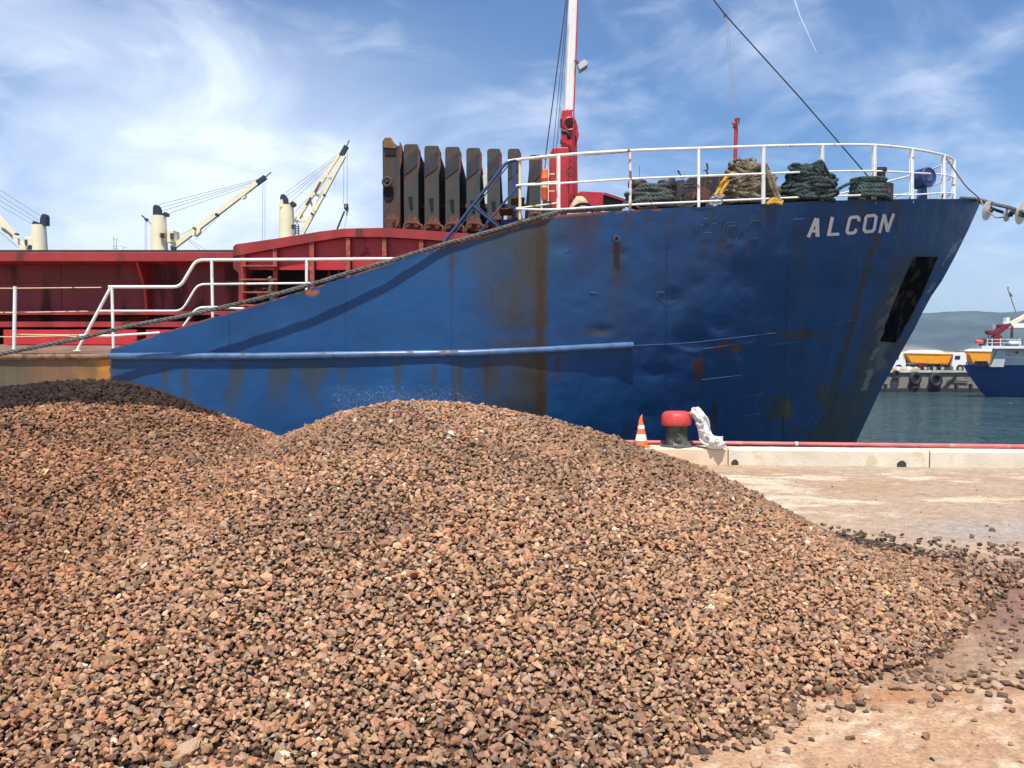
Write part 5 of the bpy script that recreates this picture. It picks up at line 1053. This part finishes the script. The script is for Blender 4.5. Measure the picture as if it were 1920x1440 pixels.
# ================================================================== FAR BULK CARRIER WITH DECK CRANES
bc = empty('bulk_carrier', (-50, 130, WZ), 'distant cargo ship showing only cream deck cranes above the red coaming', 'ship')
b = MB(); b.prism([(-150, 124, WZ-2), (-40, 124, WZ-2), (-12, 136, WZ-2), (-40, 148, WZ-2), (-150, 148, WZ-2)], (0, 0, 11.5)); b.build('hull', 'far_blue', bc, smooth=False)
dk = WZ+9.5
def dcrane(cx, ybase, ytop, w0, w1, Y, jib, tip, blk, wires, mirror=1, cab=True):
    t = empty('deck_crane', at(cx, ybase, Y), None); l_ = t.location.copy(); t.parent = bc; t.location = l_-bc.location; k = m_px(Y)
    a = at(cx, ybase+6, Y); c = at(cx, ytop, Y); b = MB(); b.lathe([(w0*k/2*1.08, dk-a.z), (w0*k/2, 0), (w1*k/2, c.z-a.z)], a, 32); b.build('tower', 'crane_cream', t)
    m1 = mirror
    b = MB(); b.prism([at(cx-m1*w1*.50, ytop, Y-.6), at(cx-m1*w1*.50, ytop-16, Y-.6), at(cx-m1*w1*.40, ytop-21, Y-.6), at(cx-m1*w1*.20, ytop-21, Y-.6), at(cx-m1*w1*.05, ytop-14, Y-.6), at(cx, ytop, Y-.6)], (0, 1.2, 0)); b.build('sheave_head', 'crane_black', t, smooth=False)
    b = MB(); b.prism([at(cx+m1*w1*.12, ytop, Y-.5), at(cx+m1*w1*.2, ytop-5, Y-.5), at(cx+m1*w1*.42, ytop-8, Y-.5), at(cx+m1*w1*.58, ytop-5, Y-.5), at(cx+m1*w1*.55, ytop, Y-.5)], (0, 1.0, 0)); b.build('sheave_head', 'crane_black', t, smooth=False)
    for (p0, p1, wd_) in jib:
        b = MB(); b.bar(at(*p0, Y), at(*p1, Y), wd_*k, wd_*k); b.build('jib', 'crane_cream', t, smooth=False)
    if tip:
        b = MB(); b.bar(at(*tip[0], Y), at(*tip[1], Y), tip[3]*k, tip[3]*k); b.bar(at(*tip[1], Y), at(*tip[2], Y), 1.6*k, 1.6*k); b.build('jib_head', 'crane_black', t, smooth=False)
    b = MB()
    for p0, p1 in wires: b.tube([at(*p0, Y), at(*p1, Y)], .36*k, 4)
    b.build('wires', 'thin_wire' if Y > 200 else 'wire', t)
    for q_ in blk: b = MB(); b.lathe([(q_[2]*k, -.3), (q_[2]*k, .5)], at(q_[0], q_[1], Y-.9), 10, 'y'); b.build('winch_block', 'crane_black', t)
    return t
# middle crane
d2 = dcrane(299, 472, 405, 31, 25, 130, [((322, 466), (482, 343), 8.5)], ((480, 345), (498, 332), (508, 323), 8), [(325, 466, 4), (407, 403, 3), (364, 428, 2)],
       [((297, 384), (495, 333)), ((300, 390), (492, 336)), ((303, 396), (490, 338)), ((312, 402), (486, 342)), ((493, 336), (492, 468)), ((497, 336), (497, 468)), ((408, 408), (365, 450)), ((340, 440), (410, 402)), ((350, 446), (388, 470)), ((352, 450), (376, 470))])
b = MB(); pbox(b, 313, 325, 431, 455, 129, 131.5); b.build('cab', 'crane_cream', d2, smooth=False, bevel=.1); b = MB(); pbox(b, 319, 325, 437, 448, 128.8, 128.98); b.build('window', 'glass', d2, smooth=False)
b = MB(); [pbox(b, 299, 307, y, y+1.6, 128.5, 129.2) for y in (437, 440, 443)]; b.build('vent', 'crane_black', d2, smooth=False)
b = MB(); b.prism([at(358, 441, 129.4), at(375, 428, 129.4), at(374, 436, 129.4), at(366, 443, 129.4)], (0, .8, 0)); b.build('gusset', 'crane_cream', d2, smooth=False); b = MB(); b.prism([at(452, 371, 129.4), at(461, 366, 129.4), at(459, 371, 129.4), at(454, 373, 129.4)], (0, .6, 0)); b.build('gusset', 'crane_cream', d2, smooth=False)
# left crane (jib out of frame left)
d1 = dcrane(74, 472, 422, 29, 24, 140, [((50, 470), (-30, 377), 9)], None, [(58, 464, 4.5), (31, 439, 2)], [((78, 406), (-60, 318)), ((72, 412), (-60, 330)), ((66, 416), (-60, 340)), ((60, 420), (-60, 352)), ((35, 465), (-30, 410))], mirror=-1)
b = MB(); pbox(b, 46, 60, 444, 466, 139, 141); b.build('cab', 'crane_cream', d1, smooth=False, bevel=.1); b = MB(); pbox(b, 46, 50, 449, 459, 138.8, 138.98); b.build('window', 'glass', d1, smooth=False)
b = MB(); b.prism([at(2, 426, 139), at(6, 428, 139), at(20, 440, 139), at(12, 438, 139), at(4, 432, 139)], (0, .8, 0)); b.build('gusset', 'crane_rust', d1, smooth=False)
# right crane with twin-leg jib
d3 = dcrane(538, 450, 385, 30, 26, 118, [((553, 417), (637, 288), 6), ((567, 437), (645, 292), 7.5), ((575, 382), (602, 338), 6.6)], ((640, 292), (650, 274), (655, 263), 8), [(585, 401, 2), (608, 366, 2), (549, 384, 4)],
       [((535, 362), (640, 285)), ((538, 368), (640, 288)), ((541, 373), (636, 292)), ((545, 380), (632, 298)), ((554, 398), (620, 320)), ((645, 290), (644, 384)), ((651, 284), (651, 384)), ((554, 425), (592, 360))])
b = MB()
for p0, p1 in (((556, 410), (570, 416)), ((590, 364), (601, 368)), ((612, 330), (622, 333)), ((580, 374), (592, 396))): b.bar(at(*p0, 117.8), at(*p1, 117.8), .35, .35)
b.prism([at(560, 416, 118), at(566, 402, 118), at(575, 412, 118), at(572, 416, 118)], (0, .3, 0)); b.build('jib_brace', 'crane_cream', d3, smooth=False)
b = MB(); b.bar(at(574, 385, 117.3), at(583, 370, 117.3), .42, .2); b.bar(at(590, 361, 117.3), at(601, 341, 117.3), .42, .2); b.build('jib_dirt', 'crane_rust', d3, smooth=False)
b = MB(); [pbox(b, 546, 551, y, y+1.6, 116.6, 117.2) for y in (421, 424, 427)]; b.build('vent', 'crane_black', d3, smooth=False)
b = MB(); pbox(b, 524.5, 530, 374, 388, 117, 118.5); b.build('top_locker', 'crane_cream', d3, smooth=False)
b = MB()
for y in range(424, 440, 4): pbox(b, 553, 560, y, y+1, 116.8, 117.4)
pbox(b, 553, 554, 420, 440, 116.8, 117.0); pbox(b, 559, 560, 420, 440, 116.8, 117); b.build('access_ladder', 'crane_black', d3, smooth=False)
# fragments of farther cranes
d4 = empty('distant_crane', at(285, 470, 190), 'dark crane tip poking out left of the middle cream crane', 'crane')
b = MB(); Y4 = 190; b.bar(at(266, 404, Y4), at(277, 414, Y4), 2.2*m_px(Y4), 2.2*m_px(Y4)); b.lathe([(3*m_px(Y4), -.4), (3*m_px(Y4), .4)], at(275, 412, Y4), 8, 'y'); b.build('jib_head', 'crane_black', d4); b = MB(); b.bar(at(277, 414, Y4), at(300, 436, Y4), 3*m_px(Y4), 3*m_px(Y4)); b.tube([at(272, 414, Y4), at(272, 470, Y4)], .06, 4); b.tube([at(274.5, 414, Y4), at(274.5, 470, Y4)], .06, 4); b.build('jib', 'ship_grey', d4)
d5 = empty('distant_crane', at(641, 425, 150), 'narrow grey crane jib with a yellow hook block behind the raised coaming', 'crane')
b = MB(); b.bar(at(632, 430, 150), at(646, 396, 150), .28, .28); b.build('jib', 'crane_black', d5, smooth=False); b = MB(); b.bar(at(643, 430, 150), at(652, 394, 150), .3, .3); b.bar(at(636, 418, 150), at(646, 420, 150), .15, .15); b.build('jib', 'ship_white', d5, smooth=False)
b = MB(); b.prism([at(645, 382, 149.5), at(652, 382, 149.5), at(653, 392, 149.5), at(649, 396, 149.5), at(645, 392, 149.5)], (0, .5, 0)); b.build('hook_block', 'black', d5, smooth=False); b = MB(); b.prism([at(647, 383, 149.2), at(650, 385, 149.2), at(648, 391, 149.2)], (0, .2, 0)); b.build('hook', 'yellow', d5, smooth=False)
d6 = empty('radar_mast', at(218, 470, 210), 'tiny far-off radar mast and scanner above the red coaming', 'mast')
b = MB(); k = m_px(210)
for p0, p1 in (((213, 444), (214, 470)), ((218, 449), (218, 470)), ((211, 462), (222, 462)), ((212, 448), (221, 449)), ((212, 466), (222, 466)), ((226, 461), (239, 465)), ((231, 463), (231, 470)), ((217, 450), (219, 450))): b.bar(at(*p0, 210), at(*p1, 210), .9*k, .9*k)
b.build('lattice', 'ship_grey', d6, smooth=False)

# ================================================================== FAR PIER, TRUCKS, TYRES, SECOND SHIP, on the right
YPR = 96.0
b = MB(); a = at(1640, 697, YPR); b.box((at(1500, 697, YPR).x, YPR, WZ-1), (200, YPR+40, a.z)); pr = b.build('pier', 'pier', smooth=False); tag(pr, kind='structure')
b = MB(); pbox(b, 1500, 1830, 694.5, 698.5, YPR-.25, YPR+.4); pr2 = b.build('pier_edge', mat('pier_lip', (.5, .47, .4), .9, var=.3, vscale=.7), smooth=False); tag(pr2, kind='structure')
b = MB(); pbox(b, 1500, 2600, 728, 745, YPR-.3, YPR-.05);  # dark strip standing in for the shadow along the pier's foot
for x in (1660, 1708, 1793, 1820): pbox(b, x, x+4, 720, 737, YPR-.5, YPR-.05)
tag(b.build('pier_foot_shade', mat('pier_shade_dark', (.03, .03, .025), .9), smooth=False), kind='structure')
b = MB(); b.bar(at(1768, 728, YPR-.15), at(1794, 703, YPR-.15), .14, .14); b.bar(at(1775, 713, YPR-.15), at(1815, 716, YPR-.15), .1, .1); tag(b.build('mooring_strap', 'black', smooth=False), 'dark diagonal strap across the pier face beside the last tyre', 'strap')
def tyre(px, py, rpx, label):
    c = at(px, py, YPR-.5); r_ = rpx*m_px(YPR); t = empty('tyre_fender', c, label, 'tyre', 'tyre fenders on the far pier')
    b = MB(); b.torus(c, r_*.72, r_*.30, (1, .25, 0), (0, .05, 1), 30, 10); b.build('tyre', 'tyre', t)
    b = MB(); b.torus(c+Vector((0, -.12, -.03)), r_*.78, r_*.055, (1, .25, 0), (0, .05, 1), 30, 5); b.build('pale_tread_edge', 'rim', t)
    b = MB(); b.tube([c+Vector((-.2*r_, 0, r_*.8)), c+Vector((-.4*r_, .3, r_*1.35))], .04, 5); b.tube([c+Vector((.2*r_, 0, r_*.8)), c+Vector((.4*r_, .3, r_*1.35))], .04, 5); b.build('sling', 'thin_wire', t)
tyre(1680, 703, 9, 'small tyre fender on the far pier nearest the blue bow'); tyre(1716, 710, 13, 'middle of the three tyre fenders hanging on the far pier'); tyre(1754, 713, 14.5, 'largest tyre fender, below the white truck cab')
def truck(x0, Yt, body_h, label, load=True, cabr=True, cabm='cab_white'):
    k = m_px(YPR); t = empty('dump_truck', at(x0+50, 697, Yt), label, 'truck', 'dump trucks on the far pier')
    p_ = lambda dx, dy, Y=Yt: at(x0+dx, 697-dy, Y)
    b = MB(); top = 34+body_h; b.prism([p_(0, top), p_(90, top-1.5), p_(80, 13), p_(10, 17)], (0, 2.5, 0)); tub = b.build('tipper_body', 'amber', t, smooth=False, bevel=.06)
    b = MB(); b.prism([p_(-1, top+1.5, Yt-.08), p_(91, top, Yt-.08), p_(91, top-2, Yt-.08), p_(-1, top-.5, Yt-.08)], (0, 2.66, 0)); b.build('rim_rail', 'amber', tub, smooth=False)
    b = MB(); [b.bar(p_(d0, top-3, Yt-.06), p_(d0+(8 if d0 < 40 else -4), 17, Yt-.06), .12, .12) for d0 in (5, 68, 74, 80, 85)]; b.build('ribs', 'amber', tub, smooth=False)
    if load:
        xg, yg = np.meshgrid(np.linspace(2, 88, 30), np.linspace(0, 1, 8)); hh = (1-np.abs(yg*2-1)**2.5)*np.minimum(1, np.minimum(xg-2, 88-xg)/14)*7.5+top-1
        Pt = at(x0, 697, Yt); grid_mesh('load', Pt.x+xg*k, Yt+yg*2.5, Pt.z+hh*k, 'salt', t)
    b = MB(); b.prism([p_(4, 14, Yt+.4), p_(112, 13, Yt+.4), p_(112, 9, Yt+.4), p_(4, 9, Yt+.4)], (0, 1.7, 0)); b.build('chassis', 'black', t, smooth=False)
    b = MB(); b.prism([p_(26, 15, Yt-.05), p_(42, 16, Yt-.05), p_(42, 13, Yt-.05), p_(32, 13, Yt-.05), p_(30, 7, Yt-.05), p_(26, 7, Yt-.05)], (0, .1, 0)); b.build('ram_bracket', 'dark_red', t, smooth=False)
    b = MB(); b.prism([p_(91, 2.5), p_(91, 8), p_(88, 10), p_(91, 33), p_(94, 36), p_(112, 36), p_(115, 33), p_(117, 12), p_(117, 3)], (0, 2.4, 0)); cb = b.build('cab', cabm, t, smooth=False, bevel=.08)
    b = MB(); b.prism([p_(93, 23, Yt-.03), p_(103, 23, Yt-.03), p_(104, 30, Yt-.03), p_(94, 30, Yt-.03)], (0, .02, 0)); b.build('window', 'glass', cb, smooth=False)
    b = MB(); b.lathe([(7.2*k, -.05), (7.2*k, .1)], p_(103, 6.5, Yt), 20, 'y'); b.build('wheel_arch', 'black', cb)
    for dx in (12, 38, 55, 70, 103):
        c = p_(dx, 6, Yt-.1); b = MB(); b.lathe([(6.2*k, -.05), (6.6*k, .05), (6.6*k, .35), (6*k, .4)], c, 22, 'y'); w_ = b.build('wheel', 'tyre', t)
        b = MB(); b.lathe([(3.2*k, -.08), (3.6*k, .02)], c, 16, 'y'); b.build('rim', 'rim', w_)
    return t
truck(1697, YPR+2.2, 0, 'yellow-bodied dump truck heaped with white powder, white cab, whole in view')
truck(1582, YPR+2.4, 0, 'dump truck mostly hidden by the blue bow, only its white cab end showing')
truck(1812, YPR+3.2, 4, 'rear yellow dump truck standing behind the grey superstructure of the second ship')
# junk on the pier edge
rr = random.Random(12)
for i in range(7):
    x = 1676+i*7+rr.uniform(-2, 2); b = MB(); c = at(x, 696, YPR+.9); b.lathe([(.25, 0), (.3, .2), (.2, .45), (.05, .55)], c, 8); b.v = [(v[0]+rr.uniform(-.08, .08), v[1], v[2]+rr.uniform(-.05, .05)) for v in b.v]; o = b.build('cargo_sack', ['sack', 'salt', 'rim'][i % 3]); tag(o, ['first', 'second', 'third', 'fourth', 'fifth', 'sixth', 'seventh'][i]+' small sack along the far pier edge, counted from the blue bow', 'sack', 'sacks on the far pier edge')
# second ship
Y2s = 80.0; sh2 = empty('second_ship', at(1900, 750, Y2s), 'dark blue ship with grey superstructure and red crane cut by the right edge', 'ship')
outline = [(1805, 684), (1814, 700), (1825, 716), (1838, 733), (1850, 746), (1858, 770), (2400, 770), (2400, 688), (1900, 688), (1850, 686.5)]
b = MB(); n = 24; xs2 = np.linspace(0, 1, 60); rowsX, rowsY, rowsZ = [], [], []
zt_ = at(1805, 685, Y2s).z; zb_ = WZ-1.5
for v in np.linspace(0, 1, 26):
    z_ = zb_+(zt_-zb_)*v; py_ = 685+(1-v)*(770-685); x_st = np.interp(py_, [685, 700, 716, 733, 746, 770], [1805, 1814, 1825, 1838, 1850, 1858]); X0_ = at(x_st, py_, Y2s+5).x
    xx_ = X0_+xs2**1.4*60; t_ = np.clip((xx_-X0_)/(16), 0, 1); hb_ = 5*(1-(1-t_)**2.2)*(.55+.45*v+.0)
    rowsX.append(xx_); rowsY.append(Y2s+5-hb_); rowsZ.append(np.full_like(xx_, z_))
RX, RY, RZ = np.array(rowsX), np.array(rowsY), np.array(rowsZ); grid_mesh('hull', RX, RY, RZ, 'far_blue', sh2); grid_mesh('far_hull', RX, 2*(Y2s+5)-RY, RZ, 'far_blue', sh2)
b = MB(); b.add([(RX[-1, i], RY[-1, i], zt_-.02) for i in range(0, 60, 3)]+[(RX[-1, i], 2*(Y2s+5)-RY[-1, i], zt_-.02) for i in range(57, -1, -3)], [tuple(range(40))]); b.build('deck', 'deck_green', sh2, smooth=False)
b = MB(); b.prism([at(1858, 688, Y2s+2.5), at(1882, 688, Y2s+2.5), at(1888, 654, Y2s+2.5), at(1864, 652, Y2s+2.5)], (0, .3, 0)); b.prism([at(1880, 688, Y2s+3.3), at(2300, 688, Y2s+3.3), at(2300, 652, Y2s+3.3), at(1880, 652, Y2s+3.3)], (0, .3, 0)); b.build('superstructure', 'ship_grey', sh2, smooth=False)
b = MB(); pbox(b, 1841, 2300, 648.5, 653.5, Y2s+2, Y2s+3.6); b.build('upper_deck', 'ship_white', sh2, smooth=False)
b = MB(); pbox(b, 1885, 2000, 669.5, 671, Y2s+3.2, Y2s+3.28); pbox(b, 1881, 1891, 677, 678, Y2s+2.9, Y2s+3.2); pbox(b, 1880, 1890, 683, 684, Y2s+2.9, Y2s+3.2); b.build('trim', 'ship_white', sh2, smooth=False)
b = MB(); b.lathe([(2.2*m_px(Y2s), -.1), (2.2*m_px(Y2s), .1)], at(1907, 661, Y2s+3.2), 12, 'y'); b.build('porthole', 'glass', sh2)
b = MB(); b.bar(at(1858, 683, Y2s+1), at(1868, 657, Y2s+1), .08, .08); b.build('strut', 'black', sh2, smooth=False)
b = MB(); 
for x in range(1812, 1852, 4): pbox(b, x, x+1, 679, 686, Y2s+2, Y2s+2.1)
pbox(b, 1832, 1852, 677, 687, Y2s+3, Y2s+3.5); b.build('deck_gear', 'black', sh2, smooth=False)
k = m_px(Y2s)
b = MB(); b.tube([at(1829, 640.5, Y2s+3), at(1843, 640.5, Y2s+3)], 3.8*k, 14); b.build('red_float', 'pink', sh2, bevel=.1)
b = MB(); b.tube([at(1840, 638, Y2s+3.4), at(1850, 638, Y2s+3.4)], 3.6*k, 10); pbox(b, 1842, 1848, 640, 648, Y2s+3.3, Y2s+4); b.build('winch', 'black', sh2)
crn = empty('knuckle_crane', at(1865, 640, Y2s+3), None); l_ = crn.location.copy(); crn.parent = sh2; crn.location = l_-sh2.location
b = MB(); b.prism([at(1853, 620, Y2s+3), at(1859, 619, Y2s+3), at(1869, 621, Y2s+3), at(1875, 614, Y2s+3), at(1894, 606, Y2s+3), at(1897, 610, Y2s+3), at(1877, 626, Y2s+3), at(1869, 629, Y2s+3), at(1854, 626, Y2s+3)], (0, .7, 0)); b.prism([at(1875, 614, Y2s+3), at(1874, 608, Y2s+3), at(1882, 607, Y2s+3), at(1886, 612, Y2s+3)], (0, .7, 0)); b.prism([at(1865, 648, Y2s+3), at(1866, 630, Y2s+3), at(1877, 628, Y2s+3), at(1880, 648, Y2s+3)], (0, .8, 0)); b.build('crane_arm', 'dark_red', crn, smooth=False, bevel=.05)
b = MB(); b.bar(at(1894, 608, Y2s+3.3), at(1925, 591, Y2s+3.3), 7*k, 7*k); b.build('crane_boom', 'crane_cream', crn, smooth=False)
b = MB(); b.tube([at(1870, 611, Y2s+3), at(1876, 610, Y2s+3)], .8*k, 6); b.build('hook', 'black', crn)
b = MB(); b.tube([at(1905, 586, Y2s+3.5), at(1890, 543, Y2s+3.5)], .8*k, 6); b.lathe([(0, -.1), (1.4*k, 0), (1.2*k, .15), (0, .2)], at(1890, 541, Y2s+3.5), 8); b.prism([at(1893, 547, Y2s+3.5), at(1900, 556, Y2s+3.5), at(1896, 556, Y2s+3.5)], (0, .05, 0)); b.build('flag_staff', 'crane_rust', sh2)
b = MB(); b.prism([at(1886, 610, Y2s+6), at(1888, 595, Y2s+6), at(1893, 595, Y2s+6), at(1893, 606, Y2s+6)], (0, .6, 0)); pbox(b, 1893, 2100, 606, 614.5, Y2s+5, Y2s+8); b.build('bridge_wing', 'ship_white', sh2, smooth=False)
b = MB(); b.lathe([(2.2*k, 0), (3*k, .3), (2*k, .8), (2.8*k, 1.1), (1.5*k, 1.4)], at(1897, 634, Y2s+4), 10); b.build('post', 'rust_orange', sh2)
rn_ = random.Random(21); b = MB()
for i in range(10): c = at(rn_.uniform(1850, 1888), rn_.uniform(632, 645), Y2s+4); b.torus(c, rn_.uniform(.15, .35), .04, (1, rn_.uniform(-.5, .5), 0), (0, .2, 1), 14, 5)
b.build('hoses', 'black', sh2)
b = MB(); b.tube([at(1892, 643.5, Y2s+2.6), at(1894, 643.5, Y2s+2.6), at(1911, 643.5, Y2s+2.6), at(1913, 643.5, Y2s+2.6)], 4.3*k, 16); b.build('raft_canister', 'ship_white', sh2, bevel=.08); b = MB(); pbox(b, 1890, 1914, 646, 649, Y2s+2.4, Y2s+3); b.build('cradle', 'black', sh2, smooth=False)
b = MB()
for x in (1851, 1860, 1876, 1912): pbox(b, x, x+1.3, 634, 649, Y2s+2.05, Y2s+2.15)
pbox(b, 1851, 1913, 636, 637, Y2s+2.05, Y2s+2.12); pbox(b, 1851, 1913, 642, 643, Y2s+2.05, Y2s+2.12); b.build('guard_rail', 'ship_white', sh2, smooth=False)

# ================================================================== unseen grab added above the frame to cast shade on the left hump
gc = Vector((-6.1, 8.35, 1.2))+to_sun*(6.6/to_sun.z)
gr = empty('shadow_caster', gc, 'added clamshell shape casting shade on the left hump, out of view', 'shadow caster')
dirx = Vector((1.0, .60, 0)).normalized(); diry = Vector((-dirx.y, dirx.x, 0))
for sgn in (-1, 1):
    b = MB(); prof = [(0, 0), (sgn*.3, -.9), (sgn*1.2, -.6), (sgn*1.7, .5), (sgn*.1, .6)]; b.prism([gc-dirx*2.8+diry*u+Vector((0, 0, z_)) for u, z_ in prof], dirx*5.3); b.build('caster_shell', 'shade_caster', gr, smooth=False)
b = MB(); b.bar(gc-dirx*1.2+Vector((0, 0, 1.1)), gc+dirx*1.0+Vector((0, 0, 1.1)), 1.0, .6); b.build('caster_beam', 'shade_caster', gr, smooth=False)
b = MB(); [b.tube([gc+dirx*s_+Vector((0, 0, 1.3)), gc+dirx*s_+Vector((0, 0, 2.2))], .03, 6) for s_ in (-.6, .6)]; b.build('caster_rope', 'wire', gr); b = MB(); b.bar(gc+Vector((1.2, 0, 2.5)), gc+Vector((-26, -3, 1.0)), .5, .5); b.build('caster_arm', 'shade_caster', gr, smooth=False)
# contrail: a thin ice-cloud thread high up
b = MB(); b.tube([at(1486, -12, 40000), at(1500, 30, 40000), at(1531, 98, 40000)], 38, 6, taper=.35)
cm = mat('contrail_ice', (.9, .93, 1), 1, alpha=.28); tag(b.build('contrail', cm), kind='structure')
